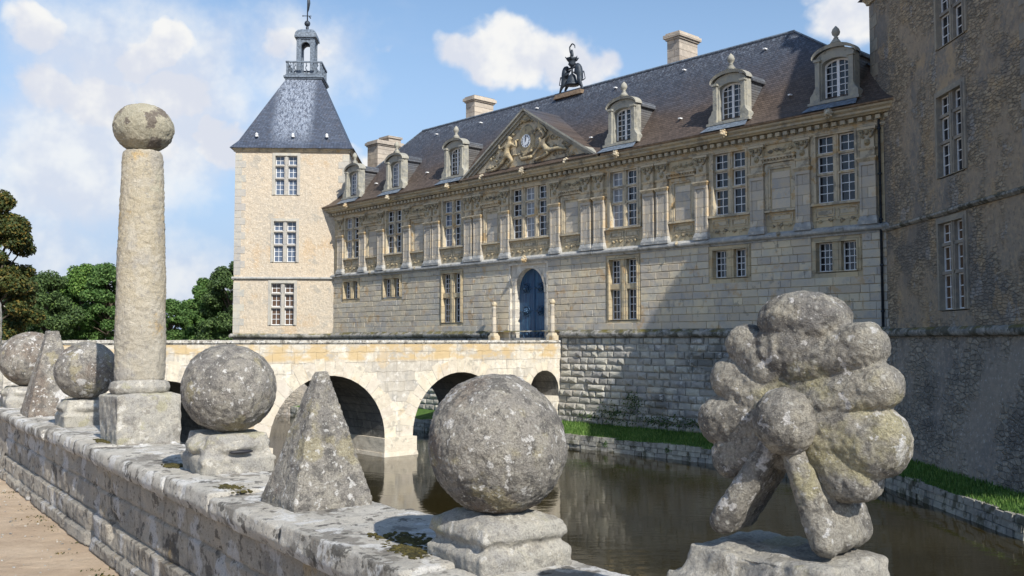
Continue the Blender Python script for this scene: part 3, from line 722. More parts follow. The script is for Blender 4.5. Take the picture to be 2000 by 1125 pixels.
skin_figure('cherub_relief', [(1.0,Y,9.35,.13),(.95,Y,9.6,.11),(.93,Y,9.74,.06),(.9,Y-.02,9.85,.11),(.7,Y,9.5,.06),(.55,Y,9.3,.05),(1.2,Y,9.5,.06),(1.35,Y,9.25,.05),(1.25,Y,9.15,.1),(1.0,Y,9.02,.07)],
    [(0,1),(1,2),(2,3),(1,4),(4,5),(1,6),(6,7),(0,8),(8,9)], M['relief'], pd)
g = MB()
for k in range(44):
    t = random.random(); x = random.choice((-1,1))*random.uniform(.5, 3.4)*(.55+.45*t); zmax = PZ+.2+(PW-abs(x))/PW*(PA-PZ)-.55
    if zmax < PZ+.3: continue
    z = random.uniform(PZ+.25, zmax)
    if k % 3: g.sphere((x, -.2, z), (random.uniform(.08,.2), .08, random.uniform(.05,.1)), 7)
    else: g.tube([(x+.14*math.cos(a*.6)*(1-a/10), -.23, z+.12*math.sin(a*.6)*(1-a/10)) for a in range(9)], .028, 5)
g.build('trophy_relief', M['relief'], pd, True)
# roof
RX, RY, RZ = 11.9, 2.8, 11.94
r = MB()
pr = [(-.62,7.74),(-.25,7.97),(.1,8.30),(RY,RZ)]
xl = [-17.2,-16.9,-16.55,-RX]; xr = [18.4,18.0,17.7,RX]
vs = []
for (y, z), a, b_ in zip(pr, xl, xr): vs += [(a,y,z),(b_,y,z)]
r.add(vs, [(0,1,3,2),(2,3,5,4),(4,5,7,6)])
r.add([(-17.2,-.62,7.74),(-17.2,6.4,7.74),(-RX,RY,RZ),(-16.55,.1,8.3),(-16.9,-.25,7.97)], [(0,1,2,3,4)])
r.add([(18.4,-.62,7.74),(18.4,6.4,7.74),(RX,RY,RZ)], [(0,1,2)])
r.quad((-17.2,6.4,7.74),(18.4,6.4,7.74),(RX,RY,RZ),(-RX,RY,RZ))
roof = r.build('roof', M['slate'], ch)
rc = MB(); rc.tube([(-RX,RY,RZ+.02),(RX,RY,RZ+.02)], .06, 6); rc.tube([(RX,RY,RZ+.02),(18.1,-.3,7.95)], .035, 6); rc.tube([(-RX,RY,RZ+.02),(-16.55,.1,8.34)], .035, 6)
rc.build('ridge_capping', M['leadsheet'], roof)
hm = MB()
for x in (-13.0,-8.3,-3.0,3.4,8.2,13.1):
    for z in (8.75, 11.35):
        y = .1+(z-8.3)/(RZ-8.3)*(RY-.1)
        xx = x*(.8 if z > 10 else 1)+(.4 if z > 10 else 0)
        hm.box(xx-.05, xx+.05, y-.12, y+.1, z+.02, z+.07); 
hm.build('roof_hook', M['white'], roof)
# chimneys
def chimney(x0, x1, y0, y1, z0, z1, double=False):
    c = MB(); c.box(x0, x1, y0, y1, z0, z1-.32)
    c.box(x0-.06, x1+.06, y0-.06, y1+.06, z1-.32, z1-.24); c.box(x0-.13, x1+.13, y0-.13, y1+.13, z1-.24, z1-.08); c.box(x0-.05, x1+.05, y0-.05, y1+.05, z1-.08, z1)
    if double: c.box(x0+.1, x1-.1, y0+.9, y1-.1, z1, z1+.25); c.box(x0+.02, x1-.02, y0+.8, y1-.02, z1+.25, z1+.38)
    c.build('chimney', M['chim'], roof)
chimney(-8.15, -7.42, 2.9, 4.25, 10.8, 13.2); chimney(5.62, 6.28, 2.9, 4.2, 10.8, 13.38)
chimney(-17.8, -16.7, 3., 4.9, 7, 12.25, True)
# dormers
for i, x in enumerate((-14.6,-10.5,-5.42,5.62,10.88,15.12)):
    zs, zt, hw2 = 8.2, 9.42, .49
    n = 14
    arc = [(x-hw2*math.cos(math.pi*k/n), zt+.2*math.sin(math.pi*k/n)) for k in range(n+1)]
    W, ZT = .72, 9.62
    outer = [(x+W, 8.12)]+[(x+W*math.cos(math.pi*k/n), ZT+.38*math.sin(math.pi*k/n)) for k in range(n+1)]+[(x-W, 8.12)]
    f = MB()
    f.prism(outer+[(x-hw2, 8.2)]+arc+[(x+hw2, 8.2)][:1], -.1, .22) if False else None
    # front built as strips around the arched opening
    def strip(a, b2, ya, yb):
        f.add([(a[0][0],ya,a[0][1]),(a[1][0],ya,a[1][1]),(b2[1][0],ya,b2[1][1]),(b2[0][0],ya,b2[0][1]),(a[0][0],yb,a[0][1]),(a[1][0],yb,a[1][1]),(b2[1][0],yb,b2[1][1]),(b2[0][0],yb,b2[0][1])],
              [(0,1,2,3),(7,6,5,4),(0,1,5,4),(3,2,6,7),(0,3,7,4),(1,2,6,5)])
    for k in range(n):
        a0, a1 = math.pi*k/n, math.pi*(k+1)/n
        strip((arc[k], arc[k+1]), ((x-W*math.cos(a0), ZT+.34*math.sin(a0)), (x-W*math.cos(a1), ZT+.34*math.sin(a1))), -.1, .22)
        # moulded hood
        f.add([(x-s_*(W+e)*math.cos(a), y, ZT+(.34+g_)*math.sin(a)+h_) for a in (a0, a1) for (s_, e, g_, h_, y) in ((1,.08,.0,.0,-.2),(1,.10,.06,.06,-.24),(1,.04,.06,.10,.25))],
              [(0,1,4,3),(1,2,5,4)])
    for q in (-1, 1):
        f.box(x+q*hw2, x+q*W, -.1, .22, 8.2, ZT if False else 9.42)
        strip(((x+q*hw2, 9.42), (x+q*hw2, 9.43)), ((x+q*W, 9.42), (x+q*W, ZT+.01)), -.1, .22)
        f.box(x+q*(W-.02), x+q*(W-.19), -.2, -.1, 8.55, 9.56); f.box(x+q*(W+.02), x+q*(W-.23), -.24, -.08, 9.56, 9.64)
        # scroll foot
        f.prism([(x+q*(W-.2), 8.14), (x+q*(W+.16), 8.14), (x+q*(W+.16), 8.36), (x+q*(W+.04), 8.5), (x+q*W, 8.62), (x+q*(W-.2), 8.62)], -.23, .1)
    f.box(x-W-.22, x+W+.22, -.3, .22, 8.05, 8.14); f.box(x-hw2, x+hw2, -.14, .2, 8.14, 8.21)
    dm = f.build('dormer', M['dstone'], roof)
    # finial
    f = MB(); zb = ZT+.42
    f.frust((x-.22,x+.22,-.2,.2,zb-.06),(x-.19,x+.19,-.16,.16,zb+.06)); f.frust((x-.17,x+.17,-.14,.14,zb+.06),(x-.07,x+.07,-.06,.06,zb+.24))
    f.lathe([(.06,zb+.22),(.09,zb+.27),(.05,zb+.31),(.12,zb+.38),(.145,zb+.47),(.11,zb+.58),(.04,zb+.66),(.01,zb+.69)], 12, Matrix.Translation((x,0,0)))
    f.build('finial', M['dstone'], dm, True)
    # body: barrel roof and slated cheeks
    f = MB(); yb = 2.2
    for k in range(n):
        a0, a1 = math.pi*k/n, math.pi*(k+1)/n
        f.quad((x-(W+.03)*math.cos(a0), .2, ZT+.02+.36*math.sin(a0)), (x-(W+.03)*math.cos(a1), .2, ZT+.02+.36*math.sin(a1)), (x-(W+.03)*math.cos(a1), yb, ZT+.02+.36*math.sin(a1)), (x-(W+.03)*math.cos(a0), yb, ZT+.02+.36*math.sin(a0)))
    for q in (-1, 1):
        f.quad((x+q*(W-.02), .2, 8.1), (x+q*(W-.02), yb, 8.1), (x+q*(W-.02), yb, ZT), (x+q*(W-.02), .2, ZT))
        f.box(x+q*(W-.05), x+q*(W+.08), .2, 1.3, ZT-.04, ZT+.04)
    f.build('cheek', M['dslate'], dm)
    # apron slope of lead below sill
    f = MB(); f.add([(x-.85,-.25,8.06),(x+.85,-.25,8.06),(x+1.0,-.63,7.78),(x-1.0,-.63,7.78)], [(0,1,2,3)]); f.build('lead_apron', M['leadsheet'], dm)
    # casement
    c = MB(); y0, y1 = .12, .17
    c.box(x-hw2, x-hw2+.06, y0, y1, 8.21, 9.42); c.box(x+hw2-.06, x+hw2, y0, y1, 8.21, 9.42); c.box(x-.05, x+.05, y0-.01, y1, 8.21, 9.6); c.box(x-hw2, x+hw2, y0, y1, 8.21, 8.27)
    for k in range(n):
        (xa, za), (xb, zb2) = arc[k], arc[k+1]
        c.add([(xa,y0,za),(xb,y0,zb2),(x+(xb-x)*.88,y0,zb2-.06),(x+(xa-x)*.88,y0,za-.06),(x+(xb-x)*.88,y1,zb2-.06),(x+(xa-x)*.88,y1,za-.06)], [(0,1,2,3),(3,2,4,5)])
    for q in (-1, 1): c.box(x+q*.24-.012, x+q*.24+.012, y0+.01, y1-.01, 8.27, 9.52)
    for k in range(1, 6): z = 8.27+k*.222; c.box(x-hw2+.05, x+hw2-.05, y0+.01, y1-.01, z-.012, z+.012)
    cs = c.build('casement', M['white'], dm)
    gl = MB(); gl.prism([(x-hw2,8.2)]+arc+[(x+hw2,8.2)], .145, .16); gl.build('glass_pane', M['glassl' if i < 2 else 'glass'], dm)
# moat wall below
SH = Matrix(((1,0,0,0),(0,1,.07,-.03),(0,0,1,0),(0,0,0,1)))
mw = MB(SH); wall_holes(mw, XL, XR, -5.0, .1, []); mw.build('moat_wall_core', M['moatback'], ch)
mw = MB(SH); blocks(mw, XL, XR, -3.52, .10, 13, .38, .62, [(-2.4,2.05,-4,1)], .085, .045, .05, None, .6, .25); mw.build('moat_wall_blocks', M['moat'], ch)
# drainpipe
dp = MB(); dp.tube([(16.62,-.09,.42),(16.62,-.09,7.4),(16.62,-.4,7.66)], .045, 8)
for z in (.9, 2.4, 3.9, 5.4, 6.9): dp.lathe([(.065,z),(.065,z+.06)], 10, Matrix.Translation((16.62,-.09,0)))
dp.build('drainpipe', M['bronze'], ch, True)

# rooftop sculpture
rs = empty('rooftop_sculpture', ch.matrix_basis @ Vector((0,RY-.05,RZ-.12)), FR, 'dark bronze heraldic group of two rearing lions and a bell on the roof ridge', 'sculpture')
g = MB(); g.frust((-.95,.9,-.35,.3,-.2),(-.85,.8,-.3,.3,.02)); g.build('stone_base', M['gutter'], rs)
g = MB(); g.lathe([(.33,.38),(.34,.42),(.27,.5),(.21,.72),(.17,.86),(.08,.93),(.03,1.0)], 14); g.tube([(0,0,.95),(0,0,1.3)], .045, 6)
g.build('bell', M['bronze'], rs, True)
g = MB()
g.lathe([(.05,1.25),(.12,1.32),(.2,1.42),(.16,1.5),(.24,1.6),(.3,1.7),(.1,1.72),(.06,1.8)], 10)
for k in range(6): a = k*1.047; g.tube([(.2*math.cos(a),.2*math.sin(a),1.6),(.34*math.cos(a),.34*math.sin(a),1.75)], [.05,.02], 5)
g.box(-.55,.5,-.04,.04,1.2,1.27)
g.build('crown', M['bronze'], rs, True)
skin_figure('jack_figure', [(0,0,1.78,.09),(0,0,1.95,.08),(0,0,2.05,.05),(-.02,0,2.14,.07),(-.12,0,2.02,.04),(-.16,0,2.28,.035),(.02,0,2.42,.035),(.18,0,2.3,.03),(.2,0,2.15,.02)],
    [(0,1),(1,2),(2,3),(1,4),(4,5),(5,6),(6,7),(7,8)], M['bronze'], rs)
for q in (-1, 1):
    g = [(.52,0,.62,.15),(.5,0,.95,.18),(.45,0,1.18,.19),(.36,0,1.32,.15),(.24,-.02,1.28,.08),(.3,.06,1.08,.06),(.12,.04,1.18,.045),(.3,-.08,.9,.06),(.14,-.06,1.0,.045),
         (.38,.08,.45,.1),(.55,.08,.25,.06),(.5,.08,.04,.05),(.4,.08,.02,.05),(.6,-.08,.42,.09),(.72,-.08,.2,.055),(.78,-.08,.02,.045),(.68,0,.5,.03),(.86,0,.55,.022),(.8,0,.8,.022),(.74,0,.95,.045)]
    skin_figure('lion_figure', [(q*a, b_, c_, r_) for a, b_, c_, r_ in g],
        [(0,1),(1,2),(2,3),(3,4),(1,5),(5,6),(1,7),(7,8),(0,9),(9,10),(10,11),(11,12),(0,13),(13,14),(14,15),(0,16),(16,17),(17,18),(18,19)], M['bronze'], rs)

# ================================================================== TOWERS
def tower(name, loc, rz, W, D, label, wins, roofoff=0., rise=4.85, mat='plaster', base='rubble2', eave=11.2, lowz=-4.8, face='front', axis='x'):
    """footprint x 0..W, y 0..D; windows on front (y=0) or left (x=0) face"""
    t = empty(name, loc, rz, label, 'tower')
    if face == 'front': F = Matrix()
    else: F = Matrix.Translation((0, D, 0)) @ Matrix.Rotation(R(-90), 4, 'Z')     # local x runs toward the camera, wall faces -X
    WW = W if face == 'front' else D
    holes = []
    for (xc, z0, z1, lw, gm) in wins:
        w_, h_ = window(t, F, xc, z0, z1, 2, (.62,.8,1.1), lw, .22, .09, .22 if mat == 'plaster' else .15, lambda r: (2,2) if r < 1 else (2,2) if r < 2 else (2,3), .17, False, [gm, gm], 'quoin' if mat == 'plaster' else 'dquoin'); holes.append(h_)
    m = MB(F); wall_holes(m, 0, WW, .1, eave, holes)
    FI = F.inverted()
    m2 = MB()
    fp = [(0,0),(W,0),(W,D),(0,D)]
    for i in range(4):
        if face == 'front' and i == 0: continue
        if face != 'front' and i == 3: continue
        a, b_ = fp[i], fp[(i+1) % 4]; m2.quad((a[0],a[1],.1),(b_[0],b_[1],.1),(b_[0],b_[1],eave),(a[0],a[1],eave))
    n0 = len(m.v); m.v += m2.v; m.f += [tuple(i+n0 for i in f) for f in m2.f]
    m.build('wall', M[mat], t)
    bt = MB(); e = .12
    bt.frust((-e,W+e,-e,D+e,-2.0),(0,W,0,D,.12)); bt.frust((-e-.45,W+e+.45,-e-.45,D+e+.45,lowz),(-e,W+e,-e,D+e,-2.0)); bt.build('tower_base', M[base], t)
    def ring(nm, prof, mt, seg=1.1, wob=.006):
        for i in range(4):
            a = Vector((*fp[i], 0)); b_ = Vector((*fp[(i+1) % 4], 0)); d_ = b_-a
            T = Matrix.Translation(a) @ Matrix.Rotation(math.atan2(d_.y, d_.x), 4, 'Z')
            profile_run(nm, prof, -.1, d_.length+.1, mt, t, seg, wob, T)
    ring('string_course', [(.02,3.50),(-.05,3.50),(-.13,3.56),(-.13,3.62),(.02,3.68)], M['lead' if mat == 'plaster' else 'torus'])
    ring('plinth_moulding', torus_prof(.13, -.08, .24), M['torus'])
    ring('eaves_cornice', [(.02,eave-.18),(-.06,eave-.18),(-.1,eave-.1),(-.2,eave-.03),(-.2,eave+.02),(.02,eave+.03)], M['trim'], 1.6)
    # quoins
    nq = int((eave-.6)/.42)
    for (cx, cy, sx, sy) in ((0,0,1,1),(W,0,-1,1),(0,D,1,-1)):
        q = MB()
        for k in range(nq):
            a, b_ = (.62, .38) if k % 2 else (.38, .62); z = .42+k*.42
            if 3.35 < z+.2 < 3.8: continue
            xx = sorted((cx-sx*.014, cx+sx*a)); yy = sorted((cy-sy*.014, cy+sy*b_))
            q.box(xx[0], xx[1], yy[0], yy[1], z, z+.405)
        q.build('quoin_chain', M['quoin' if mat == 'plaster' else 'dquoin'], t)
    # roof
    cx, cy = W/2+roofoff, D/2; h = 1.05; rt = eave+rise
    r_ = MB(); e = .3
    lv = [(-e,W+e,-e,D+e,eave+.02),(.12,W-.12,.12,D-.12,eave+.5)]
    vs = []
    for (a, b_, c_, d_, z) in lv+[(cx-h,cx+h,cy-h,cy+h,rt)]: vs += [(a-W/2,c_,z),(b_-W/2,c_,z),(b_-W/2,d_,z),(a-W/2,d_,z)]
    fs = []
    for k in range(2):
        for i in range(4): j = (i+1) % 4; fs.append((4*k+i, 4*k+j, 4*k+4+j, 4*k+4+i))
    fs.append((0,3,2,1))
    r_.add(vs, fs)
    rf = r_.build('roof', M['tslate'], t, loc=(W/2,0,0))
    c = MB(); 
    for k in (-.32, .0, .30):
        x = W*(.5+k); z = eave+.75; y = .12+(z-eave-.5)/(rt-eave-.5)*(cy-h-.12)
        c.box(x-.07-W/2, x+.07-W/2, y-.2, y+.1, z, z+.13); c.prism([(x-.09-W/2,z+.13),(x-W/2,z+.24),(x+.09-W/2,z+.13)], y-.22, y+.1)
    c.build('roof_vent', M['white'], rf)
    # balcony platform, railing, lantern
    g = MB(); T = Matrix.Translation((cx, cy, rt))
    g.box(-h-.1,h+.1,-h-.1,h+.1,-.05,.04,T); g.box(-h-.17,h+.17,-h-.17,h+.17,.04,.14,T); g.box(-h-.08,h+.08,-h-.08,h+.08,.14,.24,T)
    bal = g.build('balcony', M['leadsheet'], t)
    g = MB(T)
    for i in range(4):
        Q = Matrix.Rotation(R(90*i), 4, 'Z'); H = h-.02
        g.box(-H-.08,H+.08,-H-.08,-H+.02,.98,1.07,Q); g.box(-H,H,-H-.03,-H+.02,.28,.34,Q)
        g.box(-H-.05,-H+.07,-H-.05,-H+.07,.24,.98,Q)
        for k in (-.32,.32): g.box(k*H*2-.04,k*H*2+.04,-H-.03,-H+.03,.34,.98,Q)
        for j, xx in enumerate((-.8,-.55,-.14,.12,.55,.78)):
            x = xx*H; g.tube([(x,-H,.34),(x+.05,-H,.5),(x-.03,-H,.66),(x+.04,-H,.82),(x,-H,.98)], [.03,.05,.03,.05,.03], 5, Q)
    g.build('railing', M['leadsheet'], bal)
    g = MB(T); lw2, lh = .56, 2.62
    for i in range(4):
        Q = Matrix.Rotation(R(90*i), 4, 'Z')
        g.box(-lw2,-lw2+.28,-lw2,-lw2+.28,.24,lh,Q)
        g.box(-lw2-.03,lw2+.03,-lw2-.03,-lw2+.1,lh,lh+.1,Q)
        for k in range(8):
            a0, a1 = math.pi*k/8, math.pi*(k+1)/8; rr = lw2-.27
            g.add([(-rr*math.cos(a0),-lw2+.03,lh-.5+.34*math.sin(a0)),(-rr*math.cos(a1),-lw2+.03,lh-.5+.34*math.sin(a1)),(-rr*math.cos(a1),-lw2+.03,lh),(-rr*math.cos(a0),-lw2+.03,lh),
                   (-rr*math.cos(a0),-lw2+.2,lh-.5+.34*math.sin(a0)),(-rr*math.cos(a1),-lw2+.2,lh-.5+.34*math.sin(a1)),(-rr*math.cos(a1),-lw2+.2,lh),(-rr*math.cos(a0),-lw2+.2,lh)],
                  [(0,1,2,3),(7,6,5,4),(0,1,5,4)], Q)
    lan = g.build('lantern', M['leadsheet'], t)
    g = MB(T); z0 = lh+.1
    lv = [(.68,z0),(.68,z0+.1),(.63,z0+.32),(.5,z0+.5),(.3,z0+.6),(.08,z0+.64)]
    for (a, za), (b_, zb) in zip(lv, lv[1:]): g.frust((-a,a,-a,a,za),(-b_,b_,-b_,b_,zb))
    g.build('lantern_dome', M['leadsheet'], lan)
    g = MB(T); zz = z0+.6
    g.lathe([(.13,zz),(.08,zz+.1),(.1,zz+.2),(.06,zz+.28)], 10); g.sphere((0,0,zz+.46), .19, 12); g.tube([(0,0,zz+.6),(0,0,zz+3.2)], [.04,.02], 6)
    g.tube([(-.25,0,zz+.95),(.25,0,zz+.95)], .025, 5); g.sphere((-.28,0,zz+.95), .045, 6); g.tube([(.1,0,zz+.95),(.2,0,zz+.8)], .04, 5)
    g.prism([(.02,zz+1.15),(.1,zz+1.35),(.17,zz+1.75),(.12,zz+2.3),(.2,zz+2.7),(.02,zz+2.9)], -.012, .012)
    g.build('weather_vane', M['bronze'], lan, True)
    return t

RZT = math.atan2(.0523, .9986)
P0 = Vector((-10.4, 55.3, 0)) + Vector((.9986, .0523, 0))*(-5.8)
# main block's west end meets this tower
tower('corner_tower', P0, RZT, 6.6, 6.6, 'sunlit plastered square tower with blue slate roof and open lantern, left of the facade', 
      [(2.95,8.5,10.8,.53,'glassl'), (2.92,4.55,6.93,.54,'glassl'), (2.83,.87,3.3,.55,'glassb')], roofoff=.22)
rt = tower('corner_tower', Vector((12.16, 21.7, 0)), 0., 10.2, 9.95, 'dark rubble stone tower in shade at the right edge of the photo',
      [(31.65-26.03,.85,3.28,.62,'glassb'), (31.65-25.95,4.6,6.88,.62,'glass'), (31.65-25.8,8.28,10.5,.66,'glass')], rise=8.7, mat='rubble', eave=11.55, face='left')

# ================================================================== BRIDGE
br = empty('stone_bridge', B0, FR, 'sunlit pale stone bridge with round arches leading over the moat to the blue door', 'bridge')
XN, XF, LEN = 2.0, -2.2, 25.
arches = [(.25+.85, .85, -2.15), (5.75, 2.35, -3.62), (11.73, 2.36, -3.62), (17.8, 2.36, -3.62)]
def zbot(L):
    for (c, r_, s_) in arches:
        if abs(L-c) < r_: return s_+math.sqrt(max(r_*r_-(L-c)**2, 0))
    return -5.
Ls = {0., LEN}
for (c, r_, s_) in arches:
    for k in range(33): Ls.add(c-r_*math.cos(math.pi*k/32))
for k in range(50): Ls.add(k*.5)
Ls = sorted(Ls)
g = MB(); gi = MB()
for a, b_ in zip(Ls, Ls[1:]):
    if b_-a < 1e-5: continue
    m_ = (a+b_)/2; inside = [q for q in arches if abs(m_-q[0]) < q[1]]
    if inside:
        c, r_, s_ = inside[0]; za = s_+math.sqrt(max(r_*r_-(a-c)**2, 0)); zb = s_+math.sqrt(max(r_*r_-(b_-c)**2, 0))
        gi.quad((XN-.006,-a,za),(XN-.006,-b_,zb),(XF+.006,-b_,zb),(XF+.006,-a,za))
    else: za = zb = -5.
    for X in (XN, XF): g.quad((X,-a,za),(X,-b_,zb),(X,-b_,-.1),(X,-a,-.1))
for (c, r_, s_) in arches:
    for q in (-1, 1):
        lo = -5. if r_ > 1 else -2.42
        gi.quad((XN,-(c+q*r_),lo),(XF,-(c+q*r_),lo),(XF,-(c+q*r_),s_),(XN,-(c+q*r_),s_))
c, r_, s_ = arches[0]
g.box(XF+.001, XN-.001, -(c+r_)-.02, 0, -5., -2.42)
g.box(XF+.3, XN-.3, -LEN, 0, -1.1, -1.0)
g.box(XN-.32, XN-.3, -LEN, 0, -1.1, -.1); g.box(XF+.3, XF+.32, -LEN, 0, -1.1, -.1)
g.build('arch_wall', M['bridge'], br); gi.build('arch_vault', M['vaultshade'], br)
g = MB(); 
for X, q in ((XN, 1), (XF, -1)):
    y = 0.
    while y > -LEN:
        l = random.uniform(1.0, 1.7); w = random.uniform(-.008, .008)
        a, b_ = sorted((X+q*.055, X-q*.37)); g.box(a, b_, y-l+.006, y, -.1, -.012+w); y -= l
    a, b_ = sorted((X+q*.02, X-q*.33)); g.box(a, b_, -LEN, 0, -.14, -.1)
g.build('coping', M['cap'], br)
g = MB()
for (c, r_, s_) in arches[1:]:
    n = 21
    for k in range(n):
        a0, a1 = math.pi*(k+.04)/n, math.pi*(k+.96)/n; ro = r_+(.62 if k % 2 else .5)
        vs = []
        for X in (XN-.01, XN+.008):
            for (rr, a) in ((r_,a0),(r_,a1),(ro,a1),(ro,a0)): vs.append((X, -(c-rr*math.cos(a)), s_+rr*math.sin(a)))
        g.add(vs, [(4,5,6,7),(0,1,5,4),(1,2,6,5),(2,3,7,6),(3,0,4,7)])
c, r_, s_ = arches[0]
for k in range(9):
    a0, a1 = math.pi*(k+.04)/9, math.pi*(k+.96)/9; ro = r_+.36; vs = []
    for X in (XN-.01, XN+.008):
        for (rr, a) in ((r_,a0),(r_,a1),(ro,a1),(ro,a0)): vs.append((X, -(c-rr*math.cos(a)), s_+rr*math.sin(a)))
    g.add(vs, [(4,5,6,7),(0,1,5,4),(1,2,6,5),(2,3,7,6),(3,0,4,7)])
g.build('voussoirs', M['vous'], br)
for (a, b_) in ((8.1,9.37),(14.09,15.44),(20.16,21.4),(2.2,3.4)):
    g = MB(); z1 = -3.62 if a > 3 else -3.7
    g.box(XF-.14, XN+.14, -b_-.1, -a+.1, -4.2, z1); g.frust((XF-.26,XN+.26,-b_-.22,-a+.22,-4.9),(XF-.16,XN+.16,-b_-.12,-a+.12,-4.16))
    g.build('pier_footing', M['vous'], br)
def bridge_post(x, y, label):
    t = empty('bridge_post', B0+Matrix.Rotation(FR, 3, 'Z') @ Vector((x,y,0)), FR, label, 'stone post', 'slender ball topped posts by the door')
    g = MB(); g.box(-.19,.19,-.19,.19,-.05,.2); g.frust((-.16,.16,-.16,.16,.2),(-.12,.12,-.12,.12,.32)); g.build('base_block', M['trim'], t)
    g = MB(); g.lathe([(.11,.31),(.112,.4),(.105,1.0),(.09,1.52),(.10,1.55)], 14); g.build('shaft', M['pale'], t, True)
    g = MB(); g.sphere((0,0,1.66), (.14,.14,.13), 14); g.build('ball', M['trim'], t, True)
bridge_post(1.82, -.45, 'slender stone post with ball finial to the right of the blue door')
bridge_post(-2.02, -.45, 'slender stone post with ball finial to the left of the blue door')

# ================================================================== GROUND, WATER, BANKS
NW = Vector((.811, .585, 0)); DW = Vector((-.585, .811, 0))
def W3(d, s, z=0): q = NW*d+DW*s; return Vector((q.x, q.y, z))
g = MB()
A = W3(2.2, -30); Bp = W3(2.2, 62)
hole = [(A.x,A.y), (Bp.x,Bp.y), (-22,84), (52,84), (52,A.y)]
big = [(-1500,-600),(1500,-600),(1500,2500),(-1500,2500)]
tr = tessellate_polygon([[Vector((*p,0)) for p in big],[Vector((*p,0)) for p in hole]])
allp = big+hole
g.add([(x,y,-1.55) for x,y in allp], [tuple(t) for t in tr])
ground = g.build('ground', M['sand'], None); tag(ground, 'pale sandy ground in the lower left corner beside the parapet wall', 'ground', kind='structure')
g = MB()
for i in range(5):
    a, b_ = hole[i], hole[(i+1) % 5]; g.quad((a[0],a[1],-1.56),(b_[0],b_[1],-1.56),(b_[0],b_[1],-5.6),(a[0],a[1],-5.6))
tag(g.build('moat_side', M['moatback'], None, recalc=False), 'outer stone side of the moat below the parapet', 'moat side', kind='structure')
g = MB(); g.quad((-60,-40,-4.3),(60,-40,-4.3),(60,90,-4.3),(-60,90,-4.3))
tag(g.build('water', M['water'], None), 'still murky brown moat water reflecting bridge and facade', 'water', kind='structure')
# lawn beyond the moat
g = MB(); g.quad((-300,66,-1.2),(-24,86,-1.2),(-20,400,-1.2),(-300,400,-1.2)); tag(g.build('lawn', M['grass'], None), 'green lawn under the far trees', 'lawn', kind='structure')
# grass banks: world-space strips
LB = lambda x, y: (B0+Matrix.Rotation(FR, 3, 'Z') @ Vector((x,y,0)))
def ribbon(A0, A1, B0_, B1, za, zb, nu, nv, nm):
    m = MB(); vs = []; fs = []
    for i in range(nu+1):
        for j in range(nv+1):
            u, v = i/nu, j/nv; a = A0.lerp(A1, u); b_ = B0_.lerp(B1, u); q = a.lerp(b_, v)
            z = za+(zb-za)*v+.05*(noise.noise(Vector((q.x*1.3, q.y*1.3, 0)))); vs.append((q.x, q.y, z))
    for i in range(nu):
        for j in range(nv): k = i*(nv+1)+j; fs.append((k, k+1, k+nv+2, k+nv+1))
    m.add(vs, fs); return m
fl0, fl1 = LB(-19, .2), LB(17.2, .2); fe0, fe1 = LB(-19, -2.05), LB(16.2, -2.05)
m1 = ribbon(fl0, fl1, fe0, fe1, -3.40, -3.84, 160, 10, 'g')
J = fe1
tr0, tr1 = Vector((12.3, 31.5, 0)), Vector((12.3, 20.6, 0)); te0, te1 = Vector((J.x, J.y+.3, 0)), Vector((11.05, 20.6, 0))
m2 = ribbon(tr0, tr1, Vector((10.95,29.5,0)), te1, -3.38, -3.84, 60, 8, 'g')
tr2 = ribbon(Vector((12.2,20.6,0)), Vector((26,20.6,0)), Vector((12.2,21.6,0)), Vector((26,21.6,0)), -3.86, -3.8, 40, 6, 'g')
m1.v += []; n0 = len(m1.v); m1.v += m2.v; m1.f += [tuple(i+n0 for i in f) for f in m2.f]
n0 = len(m1.v); m1.v += tr2.v; m1.f += [tuple(i+n0 for i in f) for f in tr2.f]
tag(m1.build('grass_bank', M['grass'], None, True, False), 'narrow green grass bank along the foot of the castle walls', 'grass bank', kind='structure')
g = MB()
def tuft(x, y, z, h):
    a = random.uniform(0, 6.28); w = random.uniform(.012, .022); dx, dy = math.cos(a)*w, math.sin(a)*w
    lx, ly = random.uniform(-.5,.5)*h, random.uniform(-.5,.5)*h
    g.add([(x-dx,y-dy,z-.03),(x+dx,y+dy,z-.03),(x+lx,y+ly,z+h)], [(0,1,2)])
for k in range(26000):
    u, v = random.random(), random.random()
    if k < 19000:
        uu = .42+.58*u; q = fl0.lerp(fl1, uu).lerp(fe0.lerp(fe1, uu), v); z = -3.40-.44*v
    else:
        q = tr0.lerp(tr1, u).lerp(Vector((10.95,29.5,0)).lerp(te1, u), v); z = -3.38-.46*v
    tuft(q.x, q.y, z+.02, random.uniform(.05, .12))
tag(g.build('grass', M['blade'], None, recalc=False), 'short green grass blades growing on the moat bank', 'grass', kind='stuff')
def edging(p0, p1, label):
    d_ = (p1-p0); T = Matrix.Translation((p0.x, p0.y, 0)) @ Matrix.Rotation(math.atan2(d_.y, d_.x), 4, 'Z')
    g = MB(T); L = d_.length
    for r_ in range(4):
        x = 0.
        while x < L:
            l = random.uniform(.25, .7); xe = min(L, x+l)
            z0 = -3.80-(r_+1)*.17; j = random.uniform(-.03, .03); tp = random.uniform(-.025, .035) if r_ == 0 else 0
            g.frust((x+.01, xe-.012, -.03+j-r_*.02, .35, z0), (x+.02, xe-.02, -.01+j-r_*.02, .35, z0+.155+tp)); x = xe
    o = g.build('bank_edging', M['edge'], None); return tag(o, label, 'stone edging')
edging(LB(-19,-2.08), LB(16.2,-2.08), 'rough low stone edging at the waterline along the facade bank')
edging(Vector((11.0,29.6,0)), Vector((11.0,20.55,0)), 'dark low stone edging at the waterline below the right tower')
edging(Vector((11.0,20.55,0)), Vector((26,20.55,0)), 'sunlit end of the stone edging at the right edge of the photo')
